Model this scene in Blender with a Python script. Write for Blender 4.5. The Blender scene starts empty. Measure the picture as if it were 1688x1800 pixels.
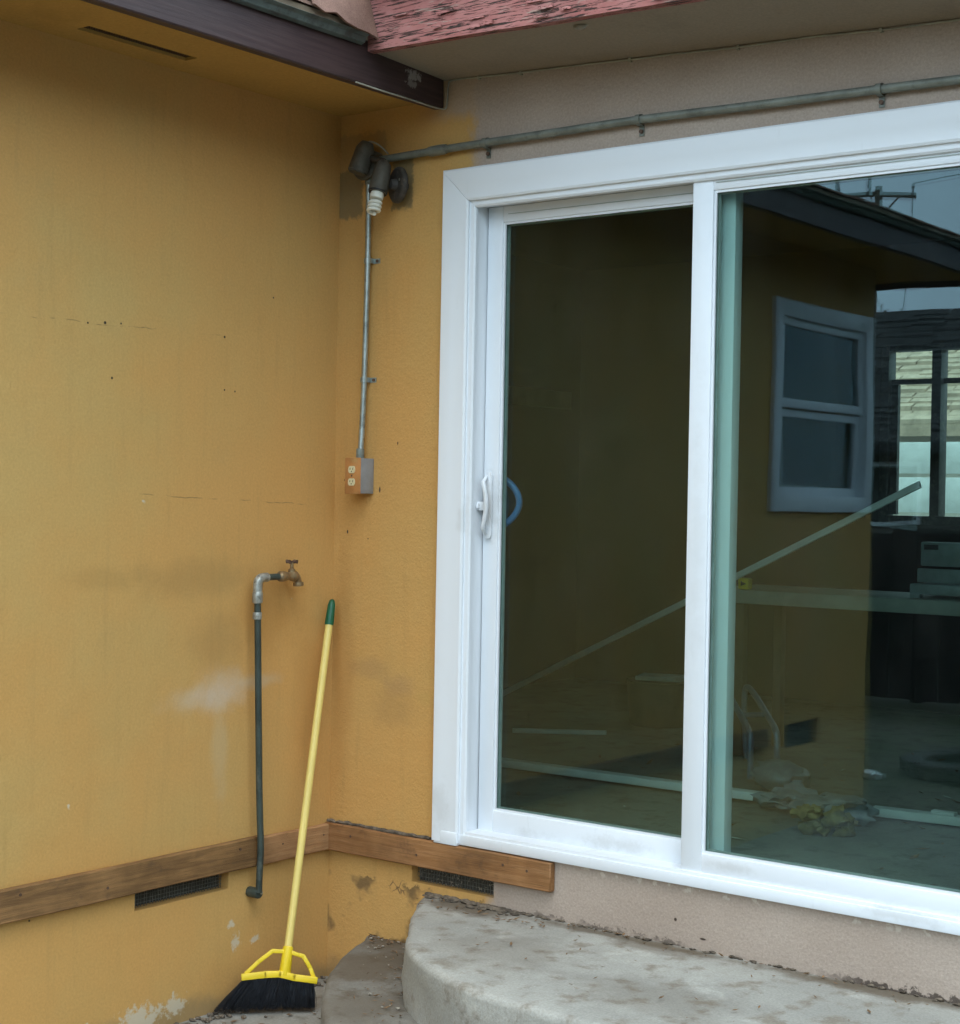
import bpy, bmesh, math, random
from mathutils import Vector, Matrix, noise
random.seed(7)
R = math.radians
SC = bpy.context.scene
COL = SC.collection
GZ = -0.515          # patio level; z = 0 is the underside of the patio door

# ------------------------------------------------------------------ camera
cam = bpy.data.cameras.new('camera')
camo = bpy.data.objects.new('camera', cam); COL.objects.link(camo)
cam.sensor_fit = 'VERTICAL'; cam.sensor_height = 36; cam.sensor_width = 36
cam.lens = 58.02; cam.clip_start = 0.05; cam.clip_end = 2000
rx = Vector((0.7916, 0.6108, 0.0177)).normalized()
fw = Vector((-0.6110, 0.7916, -0.0091))
fw = (fw - rx * fw.dot(rx)).normalized()
up = rx.cross(fw)
camo.matrix_world = Matrix(((rx.x, up.x, -fw.x, 3.715), (rx.y, up.y, -fw.y, -4.028), (rx.z, up.z, -fw.z, 1.082), (0, 0, 0, 1)))
SC.camera = camo

# ------------------------------------------------------------------ sky, sun, exposure
SUN_EL, SUN_AZ = R(62), R(138)     # azimuth clockwise from +y
W = bpy.data.worlds.new('World'); SC.world = W; W.use_nodes = True
nt = W.node_tree; nt.nodes.clear()
sky = nt.nodes.new('ShaderNodeTexSky'); sky.sky_type = 'NISHITA'; sky.sun_disc = False
sky.sun_elevation = SUN_EL; sky.sun_rotation = SUN_AZ; sky.air_density = 1.0; sky.dust_density = 4.0; sky.ozone_density = 1.0
hs = nt.nodes.new('ShaderNodeHueSaturation'); hs.inputs['Saturation'].default_value = 0.75
tc = nt.nodes.new('ShaderNodeTexCoord')
cn = nt.nodes.new('ShaderNodeTexNoise'); cn.inputs['Scale'].default_value = 2.2; cn.inputs['Detail'].default_value = 6; cn.inputs['Roughness'].default_value = .6
cr = nt.nodes.new('ShaderNodeMapRange'); cr.inputs[1].default_value = .35; cr.inputs[2].default_value = .7; cr.inputs[3].default_value = .6; cr.inputs[4].default_value = 1.0
mx = nt.nodes.new('ShaderNodeMix'); mx.data_type = 'RGBA'
mx.inputs[7].default_value = (10.4, 12.4, 14.2, 1)
bg = nt.nodes.new('ShaderNodeBackground'); bg.inputs[1].default_value = 0.145
wo = nt.nodes.new('ShaderNodeOutputWorld')
L = nt.links.new
L(sky.outputs[0], hs.inputs['Color']); L(tc.outputs['Generated'], cn.inputs['Vector']); L(cn.outputs['Fac'], cr.inputs[0])
# standard overcast dome: luminance grows with the sine of the elevation
sx = nt.nodes.new('ShaderNodeSeparateXYZ'); L(tc.outputs['Generated'], sx.inputs[0])
ov = nt.nodes.new('ShaderNodeMapRange'); ov.inputs[1].default_value = 0; ov.inputs[2].default_value = 1; ov.inputs[3].default_value = .92; ov.inputs[4].default_value = 1.0; L(sx.outputs['Z'], ov.inputs[0])
oc_ = nt.nodes.new('ShaderNodeVectorMath'); oc_.operation = 'SCALE'; oc_.inputs[0].default_value = (13.2, 17.0, 19.8); L(ov.outputs[0], oc_.inputs['Scale'])
L(cr.outputs[0], mx.inputs[0]); L(hs.outputs[0], mx.inputs[6]); L(oc_.outputs[0], mx.inputs[7]); L(mx.outputs[2], bg.inputs[0]); L(bg.outputs[0], wo.inputs[0])
sl = bpy.data.lights.new('sun', 'SUN'); sl.energy = 0.7; sl.angle = R(35); sl.color = (1, .98, .95)
so = bpy.data.objects.new('sun', sl); COL.objects.link(so)
sd = Vector((math.sin(SUN_AZ) * math.cos(SUN_EL), math.cos(SUN_AZ) * math.cos(SUN_EL), math.sin(SUN_EL)))
so.rotation_euler = sd.to_track_quat('Z', 'Y').to_euler(); so.location = sd * 30
vs = SC.view_settings; vs.view_transform = 'Standard'; vs.look = 'None'; vs.exposure = 0.41; vs.gamma = 1; vs.use_curve_mapping = False
SC.render.engine = 'CYCLES'
cy = SC.cycles; cy.use_denoising = True; cy.use_adaptive_sampling = True; cy.adaptive_threshold = 0.04; cy.max_bounces = 9; cy.diffuse_bounces = 3; cy.glossy_bounces = 4
cy.transparent_max_bounces = 16; cy.sample_clamp_indirect = 8; cy.caustics_reflective = False; cy.caustics_refractive = False

# ------------------------------------------------------------------ node helpers
class N:
    def __init__(s, name):
        s.m = bpy.data.materials.new(name); s.m.use_nodes = True; s.t = s.m.node_tree; s.t.nodes.clear()
        s.out = s.t.nodes.new('ShaderNodeOutputMaterial')
        s._pos = None
    def n(s, typ, **k):
        o = s.t.nodes.new('ShaderNode' + typ)
        for a, b in k.items(): setattr(o, a, b)
        return o
    def put(s, sock, v):
        if isinstance(v, bpy.types.NodeSocket): s.t.links.new(v, sock)
        elif isinstance(v, (int, float)) and sock.type in ('RGBA', 'VECTOR'): sock.default_value = (v, v, v, 1) if sock.type == 'RGBA' else (v, v, v)
        elif isinstance(v, tuple) and sock.type == 'RGBA' and len(v) == 3: sock.default_value = v + (1,)
        else: sock.default_value = v
    def pos(s):
        if s._pos is None: s._pos = s.n('NewGeometry').outputs['Position']
        return s._pos
    def obj(s): return s.n('TexCoord').outputs['Object']
    def math(s, op, a, b=0.0, c=0.0, clamp=False):
        o = s.n('Math', operation=op, use_clamp=clamp)
        s.put(o.inputs[0], a); s.put(o.inputs[1], b); s.put(o.inputs[2], c); return o.outputs[0]
    def vmath(s, op, a, b=(0, 0, 0)):
        o = s.n('VectorMath', operation=op); s.put(o.inputs[0], a); s.put(o.inputs[1], b)
        return o.outputs['Value'] if op in ('LENGTH', 'DOT_PRODUCT', 'DISTANCE') else o.outputs[0]
    def noise(s, scale, detail=4, rough=.55, vec=None, stretch=None, dist=0):
        o = s.n('TexNoise'); v = vec if vec is not None else s.pos()
        if stretch: v = s.vmath('MULTIPLY', v, stretch)
        s.put(o.inputs['Vector'], v); o.inputs['Scale'].default_value = scale; o.inputs['Detail'].default_value = detail
        o.inputs['Roughness'].default_value = rough; o.inputs['Distortion'].default_value = dist
        return o.outputs['Fac']
    def vor(s, scale, feature='F1', vec=None, stretch=None):
        o = s.n('TexVoronoi', feature=feature); v = vec if vec is not None else s.pos()
        if stretch: v = s.vmath('MULTIPLY', v, stretch)
        s.put(o.inputs['Vector'], v); o.inputs['Scale'].default_value = scale; return o.outputs['Distance']
    def rng(s, v, a, b, c=0.0, d=1.0, smooth=True):
        o = s.n('MapRange', interpolation_type='SMOOTHSTEP' if smooth else 'LINEAR')
        s.put(o.inputs[0], v)
        for i, q in enumerate((a, b, c, d)): o.inputs[i + 1].default_value = q
        return o.outputs[0]
    def mix(s, f, a, b, mode='MIX'):
        o = s.n('Mix', data_type='RGBA', blend_type=mode); s.put(o.inputs[0], f); s.put(o.inputs[6], a); s.put(o.inputs[7], b); return o.outputs[2]
    def scale(s, c, f): return s.mix(1.0, c, s.comb(f), 'MULTIPLY')
    def comb(s, f):
        o = s.n('CombineColor')
        for i in range(3): s.put(o.inputs[i], f)
        return o.outputs[0]
    def sep(s, v=None):
        o = s.n('SeparateXYZ'); s.put(o.inputs[0], v if v is not None else s.pos()); return o.outputs
    def bump(s, h, st=.3, dist=.01, prev=None):
        o = s.n('Bump'); o.inputs['Strength'].default_value = st; o.inputs['Distance'].default_value = dist; s.put(o.inputs['Height'], h)
        if prev is not None: s.put(o.inputs['Normal'], prev)
        return o.outputs[0]
    def blob(s, c, r, soft=.5, nz=None, amt=.8):
        v = s.vmath('SUBTRACT', s.pos(), c); v = s.vmath('DIVIDE', v, r); d = s.vmath('LENGTH', v)
        if nz is not None: d = s.math('ADD', d, s.math('MULTIPLY', s.math('SUBTRACT', nz, .5), amt))
        return s.rng(d, 1 - soft, 1, 1, 0)
    def bsdf(s, col, rough=.6, metal=0.0, normal=None, spec=.4, **k):
        o = s.n('BsdfPrincipled'); s.put(o.inputs['Base Color'], col); s.put(o.inputs['Roughness'], rough); s.put(o.inputs['Metallic'], metal)
        s.put(o.inputs['Specular IOR Level'], spec)
        if normal is not None: s.put(o.inputs['Normal'], normal)
        for a, b in k.items(): s.put(o.inputs[a.replace('_', ' ')], b)
        s.t.links.new(o.outputs[0], s.out.inputs[0]); return s.m

def stucco_height(q):
    a = q.noise(170, 3, .6); b = q.noise(45, 4, .55); c = q.vor(95)
    h = q.math('ADD', q.math('MULTIPLY', a, .45), q.math('MULTIPLY', b, .55))
    return q.math('ADD', h, q.math('MULTIPLY', c, .25))

OCHRE = (.470, .252, .056); TAUPE = (.40, .305, .235)
def ochre_mix(q):
    big = q.noise(1.3, 5, .6); mid = q.noise(7, 5, .6)
    c = q.mix(q.rng(big, .35, .68), (.595, .325, .100), (.550, .345, .118))
    c = q.mix(q.math('MULTIPLY', q.rng(mid, .55, .8), .25), c, (.46, .31, .12))
    px_ = q.sep(); near = q.rng(q.math('ADD', q.math('SUBTRACT', px_[0], px_[1]), q.math('MULTIPLY', q.math('SUBTRACT', big, .5), 1.1)), .15, 1.0, 1, 0)
    c = q.mix(q.math('MULTIPLY', near, .30), c, (.625, .335, .115))
    streak = q.noise(3.0, 5, .6, stretch=(9, 9, .7))
    c = q.mix(q.math('MULTIPLY', q.rng(streak, .52, .75), .22), c, (.41, .25, .085))
    grain = q.noise(130, 2, .7)
    return q.scale(c, q.rng(grain, .25, .75, .92, 1.07, False))

def mat_wall_ochre():
    q = N('ochre_stucco'); x, y, z = q.sep()
    nz = q.noise(9, 6, .65); nf = q.noise(38, 5, .65); c = ochre_mix(q)
    grime = q.noise(14, 5, .7)
    def stain(cc, r, col, amt, soft=.8, nn=nz, na=1.2, cur=None):
        return q.mix(q.math('MULTIPLY', q.blob(cc, r, soft, nn, na), amt), cur, col)
    # smudges round the tap and above it, mineral bloom behind the pipe
    c = stain((0, -.62, .82), (.2, .30, .09), (.30, .18, .06), .32, cur=c)
    c = stain((0, -.95, .83), (.2, .22, .05), (.34, .2, .06), .28, cur=c)
    c = stain((0, -.52, .62), (.2, .16, .12), (.32, .19, .065), .32, cur=c)
    c = stain((0, -.30, .70), (.2, .20, .16), (.42, .19, .040), .35, cur=c)
    c = stain((0, -.50, .47), (.2, .16, .10), (.62, .58, .52), .36, 1.0, cur=c)
    c = stain((0, -.60, .455), (.2, .20, .06), (.60, .54, .45), .30, 1.0, cur=c)
    c = stain((0, -.33, .49), (.2, .14, .035), (.55, .44, .30), .45, cur=c)
    c = stain((0, -.50, .28), (.2, .05, .20), (.55, .42, .24), .40, cur=c)
    c = stain((0, -.10, .45), (.2, .12, .35), (.40, .20, .055), .35, cur=c)
    # bare plaster where paint has flaked off along the bottom
    base = q.rng(q.math('ADD', z, q.math('MULTIPLY', q.math('SUBTRACT', nz, .5), .12)), -.50, -.43, 1, 0)
    c = q.mix(q.math('MULTIPLY', base, .65), c, (.26, .19, .10))
    for cc, r in (((0, -.80, -.465), (.2, .10, .045)), ((0, -.665, -.455), (.2, .045, .035)), ((0, -.418, -.315), (.2, .022, .030)), ((0, -.335, -.325), (.2, .03, .012)),
                  ((0, -.44, -.26), (.2, .02, .012)), ((0, -1.0, -.44), (.2, .012, .01)), ((0, -1.074, .195), (.2, .007, .010)), ((0, -.195, .745), (.2, .005, .005)), ((0, -.82, 1.053), (.2, .008, .006))):
        c = q.mix(q.math('MULTIPLY', q.blob(cc, r, .5, nf, 3.4), .8), c, (.60, .53, .40))
    # hairline cracks and nail holes
    for z0, y0, y1, sl in ((1.566, -1.34, -.48, .012), (1.045, -.86, -.12, -.03)):
        w = q.math('ADD', z, q.math('MULTIPLY', q.noise(6, 4, .6), .03)); w = q.math('SUBTRACT', w, q.math('MULTIPLY', y, sl))
        d = q.math('ABSOLUTE', q.math('SUBTRACT', w, z0 + .015))
        m = q.math('MULTIPLY', q.rng(d, .0006, .0022, 1, 0), q.rng(q.noise(9, 3), .48, .6)); m = q.math('MULTIPLY', m, q.rng(y, y0, y0 + .05)); m = q.math('MULTIPLY', m, q.rng(y, y1 - .05, y1, 1, 0))
        c = q.mix(q.math('MULTIPLY', m, .7), c, (.16, .10, .04))
    for yy, zz, r in ((-.97, 1.558, .006), (-1.031, 1.552, .004), (-.912, 1.561, .004), (-.942, 1.403, .005), (-.507, 1.558, .005), (-.504, 1.396, .004), (-.46, 1.394, .004), (-.30, 1.70, .004), (-1.2, -.1, .004)):
        c = q.mix(q.blob((0, yy, zz), (.2, r, r), .5), c, (.05, .035, .02))
    spk = q.rng(q.vor(16), .0, .035, 1, 0); c = q.mix(q.math('MULTIPLY', spk, q.math('MULTIPLY', q.rng(grime, .5, .7), .5)), c, (.2, .12, .05))
    h = stucco_height(q); h = q.math('SUBTRACT', h, q.math('MULTIPLY', base, nf))
    nrm = q.bump(q.noise(2.2, 3), .3, .03, q.bump(q.noise(16, 4, .6), .22, .008, q.bump(h, .27, .004)))
    return q.bsdf(c, .62, normal=nrm, spec=.25)

def mat_wall_taupe():
    q = N('taupe_and_ochre_stucco'); x, y, z = q.sep()
    nz = q.noise(9, 6, .65); nf = q.noise(38, 5, .65)
    oc = ochre_mix(q)
    big = q.noise(1.7, 5, .6); grain = q.noise(140, 2, .7)
    tp = q.mix(q.rng(big, .35, .68), (.415, .325, .262), (.46, .37, .305)); tp = q.scale(tp, q.rng(grain, .25, .75, .84, 1.13, False))
    # taupe coat starts right of the corner, a little further right below the sill
    edge = q.math('ADD', x, q.math('MULTIPLY', q.math('SUBTRACT', nz, .5), .05))
    lim = q.rng(z, -.2, 1.0, .672, .560, False)
    m = q.rng(q.math('SUBTRACT', q.math('ADD', edge, q.math('MULTIPLY', q.math('SUBTRACT', nf, .5), .08)), lim), -.03, .03)
    c = q.mix(m, oc, tp)
    grey = (.155, .135, .078)
    ex = q.math('ADD', x, q.math('MULTIPLY', q.math('SUBTRACT', nf, .5), .05)); ez = q.math('ADD', z, q.math('MULTIPLY', q.math('SUBTRACT', nf, .5), .06))
    def rect(a, b, c_, d_): return q.math('MULTIPLY', q.math('MULTIPLY', q.rng(ex, a - .006, a + .006), q.rng(ex, b - .006, b + .006, 1, 0)), q.math('MULTIPLY', q.rng(ez, c_ - .008, c_ + .008), q.rng(ez, d_ - .008, d_ + .008, 1, 0)))
    g = q.math('MAXIMUM', rect(-.1, .10, 1.99, 2.15), q.math('MAXIMUM', rect(.23, .315, 2.0, 2.16), q.math('MULTIPLY', rect(-.1, .2, 2.15, 2.26), .45)))
    c = q.mix(q.math('MULTIPLY', g, .72), c, grey)
    up = q.rng(q.math('ADD', z, q.math('MULTIPLY', q.math('SUBTRACT', nz, .5), .1)), 2.24, 2.29); up = q.math('MULTIPLY', up, q.rng(x, .30, .52)); c = q.mix(q.math('MULTIPLY', up, .8), c, tp)
    for cc, r, col, a in (((.29, 0, .47), (.09, .2, .05), (.36, .22, .11), .4), ((.17, 0, .52), (.12, .2, .05), (.36, .22, .10), .35), ((.27, 0, .40), (.12, .2, .10), (.36, .21, .08), .35), ((.40, 0, .44), (.05, .2, .03), (.52, .32, .10), .5), ((.05, 0, .55), (.07, .2, .5), (.42, .21, .06), .4)):
        c = q.mix(q.math('MULTIPLY', q.blob(cc, r, .8, nz, 1.2), a), c, col)
    for xx, zz, rx_, rz_ in ((.197, 1.10, .004, .012), (.045, 1.13, .004, .006), (.06, .96, .004, .008), (1.33, -.10, .006, .006), (1.42, -.14, .012, .004), (.27, 1.25, .003, .007), (.15, .94, .003, .003)):
        c = q.mix(q.blob((xx, 0, zz), (rx_, .2, rz_), .5, nf, .7), c, (.06, .04, .03))
    # tar smear and mortar line where the step meets the wall
    low = q.math('ADD', z, q.math('MULTIPLY', q.math('SUBTRACT', nf, .5), .075)); tar = q.rng(low, -.165, -.158, 1, 0)
    tar = q.math('MULTIPLY', tar, q.math('MAXIMUM', q.rng(x, 1.72, 1.92), q.math('MULTIPLY', q.rng(q.noise(5, 4), .5, .6), .8)))
    c = q.mix(q.math('MULTIPLY', tar, .85), c, (.055, .04, .032))
    chip = q.math('MULTIPLY', q.rng(q.math('ADD', z, q.math('MULTIPLY', nf, .02)), -.012, 0.0), q.rng(q.noise(22, 4), .56, .62)); chip = q.math('MULTIPLY', chip, q.rng(z, .02, .03, 1, 0)); chip = q.math('MULTIPLY', chip, q.rng(x, .9, 1.0)); c = q.mix(q.math('MULTIPLY', chip, .7), c, (.62, .55, .46))
    base = q.rng(q.math('ADD', z, q.math('MULTIPLY', q.math('SUBTRACT', nz, .5), .12)), -.50, -.42, 1, 0); c = q.mix(q.math('MULTIPLY', base, .6), c, (.22, .16, .09))
    fl = q.blob((.30, 0, -.17), (.045, .2, .03), .4, nf, 1.3); fl = q.math('MULTIPLY', fl, q.rng(q.vor(28, 'DISTANCE_TO_EDGE'), .0, .05, 1, 0)); c = q.mix(fl, c, (.17, .10, .05))
    h = stucco_height(q)
    nrm = q.bump(q.noise(2.2, 3), .3, .03, q.bump(q.noise(16, 4, .6), .22, .008, q.bump(h, .45, .005)))
    return q.bsdf(c, .65, normal=nrm, spec=.22)

def mat_plain_stucco(name, col, rough=.7):
    q = N(name); g = q.noise(130, 2, .7); b = q.noise(2, 5, .6)
    c = q.scale(col, q.rng(g, .25, .75, .88, 1.1, False)); c = q.scale(c, q.rng(b, .3, .7, .85, 1.1))
    return q.bsdf(c, rough, normal=q.bump(stucco_height(q), .3, .004), spec=.2)

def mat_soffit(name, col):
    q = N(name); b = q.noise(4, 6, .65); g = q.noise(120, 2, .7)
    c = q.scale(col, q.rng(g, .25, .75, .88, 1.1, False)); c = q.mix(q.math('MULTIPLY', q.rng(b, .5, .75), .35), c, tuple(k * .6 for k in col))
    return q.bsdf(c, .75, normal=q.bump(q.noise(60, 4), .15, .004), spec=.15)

def mat_vinyl():
    q = N('white_vinyl'); b = q.noise(3, 5, .6); s_ = q.noise(30, 4, .6, stretch=(1, 1, .15))
    c = q.mix(q.math('MULTIPLY', q.rng(b, .5, .8), .3), (.785, .812, .845), (.72, .745, .775)); c = q.mix(q.math('MULTIPLY', q.rng(s_, .62, .8), .25), c, (.60, .60, .59))
    n9 = q.noise(14, 5, .7)
    for cc, r, a in (((.62, .05, 1.06), (.05, .1, .14), .35), ((.56, 0, 1.02), (.03, .1, .08), .2), ((1.1, .03, .07), (.16, .1, .03), .35), ((1.5, 0, .075), (.12, .1, .02), .3), ((2.0, -.02, .03), (.2, .1, .02), .35), ((.49, -.03, .12), (.05, .1, .10), .25), ((.80, .0, .06), (.12, .1, .02), .3), ((1.38, 0, 1.0), (.03, .1, .5), .12)):
        c = q.mix(q.math('MULTIPLY', q.blob(cc, r, .9, n9, 2.2), a), c, (.42, .40, .37))
    sp_ = q.math('MULTIPLY', q.rng(q.vor(45), .0, .04, 1, 0), q.rng(q.noise(6, 4), .52, .65)); c = q.mix(q.math('MULTIPLY', sp_, .5), c, (.3, .28, .25))
    return q.bsdf(c, q.rng(b, .3, .7, .30, .45), normal=q.bump(q.noise(3, 2), .06, .01, q.bump(q.noise(60, 3), .03, .003)), spec=.4)

def mat_simple(name, col, rough=.5, metal=0.0, var=.15, sc=18, bump=.05, spec=.4, grime=None, **k):
    q = N(name); b = q.noise(sc, 5, .6); c = q.scale(col, q.rng(b, .3, .7, 1 - var, 1 + var * .6))
    if grime: c = q.mix(q.math('MULTIPLY', q.rng(q.noise(sc * 1.7, 6, .7), .5, .68), .75), c, grime)
    return q.bsdf(c, q.math('ADD', rough, q.math('MULTIPLY', q.math('SUBTRACT', b, .5), .15)), metal, normal=q.bump(q.noise(sc * 4, 3), bump, .004), spec=spec, **k)

def mat_wood(name, a, b, axis='x', rough=.65, dark=(.10, .06, .035)):
    q = N(name); st = {'x': (1.2, 22, 22), 'y': (22, 1.2, 22), 'z': (22, 22, 1.2)}[axis]
    g = q.noise(3, 6, .65, stretch=st, dist=.6); f = q.noise(12, 4, .6, stretch=st); big = q.noise(3.5, 4, .6)
    c = q.mix(q.rng(g, .3, .7), a, b); c = q.mix(q.math('MULTIPLY', q.rng(f, .55, .75), .55), c, dark); c = q.scale(c, q.rng(big, .3, .7, .62, 1.2)); c = q.mix(q.math('MULTIPLY', q.rng(q.noise(17, 6, .7), .55, .7), .45), c, dark)
    return q.bsdf(c, rough, normal=q.bump(q.math('ADD', f, g), .45, .003), spec=.25)

def mat_fascia_brown():
    q = N('dark_brown_fascia_paint'); g = q.noise(5, 5, .6, stretch=(20, 1, 20)); b = q.noise(7, 6, .65)
    c = q.mix(q.rng(g, .35, .7), (.052, .030, .030), (.075, .045, .042)); ch = q.rng(q.noise(10, 5, .6), .70, .73); c = q.mix(q.math('MULTIPLY', ch, .35), c, (.28, .24, .22))
    c = q.mix(q.math('MULTIPLY', q.blob((.44, -.155, 2.37), (.2, .035, .016), .3, q.noise(45, 5, .7), 4.0), .75), c, (.42, .38, .36))
    c = q.mix(q.math('MULTIPLY', q.blob((.44, -.16, 2.345), (.2, .03, .012), .3, q.noise(50, 5, .7), 4.5), .6), c, (.36, .32, .30))
    return q.bsdf(c, .5, normal=q.bump(g, .25, .004), spec=.35)

def mat_red_peel():
    q = N('peeling_red_paint'); st = (1.0, 9, 9)
    g = q.noise(9, 6, .7, stretch=st, dist=.8); cr_ = q.noise(26, 5, .65, stretch=(.5, 8, 8), dist=.5); b = q.noise(5, 5, .6)
    c = q.mix(q.rng(b, .3, .7), (.34, .115, .10), (.42, .18, .16)); c = q.mix(q.rng(g, .56, .64), c, (.36, .25, .20))
    k = q.rng(cr_, .55, .585); k = q.math('MAXIMUM', k, q.math('MULTIPLY', q.rng(q.noise(14, 5, .6, stretch=(.35, 10, 10)), .57, .6), .9))
    c = q.mix(k, c, (.045, .028, .022))
    return q.bsdf(c, .7, normal=q.bump(q.math('SUBTRACT', q.math('MULTIPLY', g, .3), k), .6, .006), spec=.2)

def mat_concrete(name, col, dirt, soil=False):
    q = N(name); b = q.noise(1.6, 6, .65); m = q.noise(11, 6, .65); f = q.noise(150, 3, .7); sp = q.rng(q.vor(34), .0, .05, 1, 0)
    c = q.mix(q.rng(b, .35, .65), col, tuple(k * .74 for k in col)); c = q.mix(q.math('MULTIPLY', q.rng(m, .50, .68), .7), c, dirt)
    pit = q.math('MULTIPLY', q.rng(q.vor(85), .0, .10, 1, 0), q.rng(q.noise(4, 4), .5, .62)); c = q.mix(q.math('MULTIPLY', pit, .7), c, tuple(k * .35 for k in col))
    lt = q.rng(q.noise(5, 5, .7), .58, .75); c = q.mix(q.math('MULTIPLY', lt, .5), c, tuple(min(.6, k * 1.35) for k in col))
    c = q.scale(c, q.rng(f, .25, .75, .80, 1.16, False)); c = q.mix(q.math('MULTIPLY', sp, q.rng(m, .45, .6)), c, (.06, .05, .04))
    if soil:
        n2 = q.noise(8, 6, .7)
        for cc, r, a in (((.62, -.05, -.172), (.26, .09, .05), .85), ((.42, -.30, -.344), (.17, .30, .05), .75), ((.30, -.06, -.344), (.14, .10, .05), .8), ((1.30, -.06, -.172), (.25, .07, .05), .6), ((1.95, -.02, -.172), (.45, .07, .05), .85), ((1.0, -.35, -.172), (.3, .25, .05), .35), ((1.55, -.45, -.172), (.35, .2, .05), .3), ((1.2, -.03, -.172), (.5, .045, .05), .8), ((.66, -.60, -.344), (.2, .2, .05), .5)):
            c = q.mix(q.math('MULTIPLY', q.blob(cc, r, .7, n2, 1.6), a), c, (.115, .085, .055))
    h = q.math('SUBTRACT', q.math('ADD', q.math('MULTIPLY', f, .3), m), q.math('MULTIPLY', pit, .6))
    return q.bsdf(c, .85, normal=q.bump(q.noise(3, 3), .3, .02, q.bump(h, .45, .008)), spec=.2)

def mat_ground():
    q = N('patio_and_yard_ground'); x, y, z = q.sep(); b = q.noise(1.6, 6, .65); m = q.noise(11, 6, .65); f = q.noise(150, 3, .7)
    c = q.mix(q.rng(b, .35, .65), (.29, .275, .24), (.21, .20, .175)); c = q.mix(q.math('MULTIPLY', q.rng(m, .52, .72), .65), c, (.14, .115, .085))
    d = q.mix(q.rng(q.noise(.7, 6, .65), .35, .65), (.085, .072, .05), (.065, .075, .035)); d = q.mix(q.math('MULTIPLY', q.rng(m, .5, .7), .6), d, (.12, .10, .075))
    e = q.math('ADD', q.math('MAXIMUM', q.math('SUBTRACT', -3.9, y), q.math('SUBTRACT', x, 5.2)), q.math('MULTIPLY', q.math('SUBTRACT', q.noise(3, 5, .6), .5), .5))
    c = q.mix(q.rng(e, -.05, .08), c, d); c = q.scale(c, q.rng(f, .25, .75, .80, 1.16, False))
    h = q.math('ADD', q.math('MULTIPLY', f, .3), m)
    return q.bsdf(c, .9, normal=q.bump(q.noise(3, 3), .3, .02, q.bump(h, .45, .008)), spec=.15)

def mat_glass(name, seed, tint, r0, dust=.012):
    q = N(name); g = q.n('NewGeometry')
    c = q.math('ABSOLUTE', q.vmath('DOT_PRODUCT', g.outputs['Incoming'], g.outputs['Normal']))
    p5 = q.math('POWER', q.math('SUBTRACT', 1, c, clamp=True), 5); F = q.math('ADD', r0, q.math('MULTIPLY', p5, 1 - r0))
    tr = q.n('BsdfTransparent'); q.put(tr.inputs[0], tint); gl = q.n('BsdfGlossy'); q.put(gl.inputs['Roughness'], 0.0); q.put(gl.inputs[0], (.70, .90, 1.0))
    v = q.vmath('ADD', q.pos(), (seed, seed * 2, seed)); q.put(gl.inputs['Normal'], q.bump(q.noise(1.6, 2, .5, vec=v), .022, .05))
    ms = q.n('MixShader'); q.put(ms.inputs[0], F); q.t.links.new(tr.outputs[0], ms.inputs[1]); q.t.links.new(gl.outputs[0], ms.inputs[2])
    # thin film of dust and wipe marks, doubling as painted haze over the blacks
    df = q.n('BsdfDiffuse'); q.put(df.inputs[0], (.6, .6, .57)); du = q.math('MULTIPLY', q.rng(q.noise(5, 5, .65, stretch=(1, 1, .35)), .4, .8), dust); du = q.math('ADD', du, q.math('MULTIPLY', q.rng(q.vor(70), .0, .045, 1, 0), dust * 6))
    m2 = q.n('MixShader'); q.put(m2.inputs[0], du); q.t.links.new(ms.outputs[0], m2.inputs[1]); q.t.links.new(df.outputs[0], m2.inputs[2]); q.t.links.new(m2.outputs[0], q.out.inputs[0])
    return q.m

def mat_shingle(name, a, b, axis=None):
    q = N(name); o = q.n('ObjectInfo').outputs['Random']; g = q.noise(220, 3, .7); m = q.noise(6, 5, .6)
    c = q.mix(o, a, b); c = q.scale(c, q.rng(g, .25, .75, .7, 1.25, False)); c = q.scale(c, q.rng(m, .3, .7, .75, 1.15))
    return q.bsdf(c, .9, normal=q.bump(g, .5, .004), spec=.15)

M = {}
M['ochre'] = mat_wall_ochre(); M['taupe'] = mat_wall_taupe()
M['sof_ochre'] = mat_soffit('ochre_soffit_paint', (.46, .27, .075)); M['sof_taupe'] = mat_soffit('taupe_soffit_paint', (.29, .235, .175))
M['vinyl'] = mat_vinyl()
M['fascia'] = mat_fascia_brown(); M['red'] = mat_red_peel()
M['drip'] = mat_simple('grey_green_drip_metal', (.13, .16, .145), .45, .3, .25, 12, grime=(.07, .07, .06))
M['trim'] = mat_wood('weathered_brown_trim_x', (.25, .115, .042), (.345, .175, .075), 'x'); M['trimy'] = mat_wood('weathered_brown_trim_y', (.18, .095, .038), (.32, .17, .066), 'y')
M['trimy2'] = mat_wood('pale_brown_trim_y', (.33, .17, .075), (.42, .235, .11), 'y')
M['concrete'] = mat_concrete('step_concrete', (.41, .395, .35), (.20, .16, .115), True); M['dirty'] = mat_concrete('dirty_step_concrete', (.225, .21, .18), (.115, .09, .065), True); M['ground'] = mat_ground()
M['galv'] = mat_simple('galvanised_conduit', (.42, .47, .45), .42, .75, .2, 25, grime=(.20, .22, .20)); M['galvpaint'] = mat_simple('overpainted_conduit', (.20, .215, .185), .5, .25, .25, 14, grime=(.11, .115, .10))
M['greybox'] = mat_simple('grey_painted_box', (.285, .29, .30), .5, .1, .12, 20); M['orange'] = mat_simple('orange_overpaint', (.50, .22, .07), .55, 0, .2, 16, grime=(.45, .27, .10))
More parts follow.
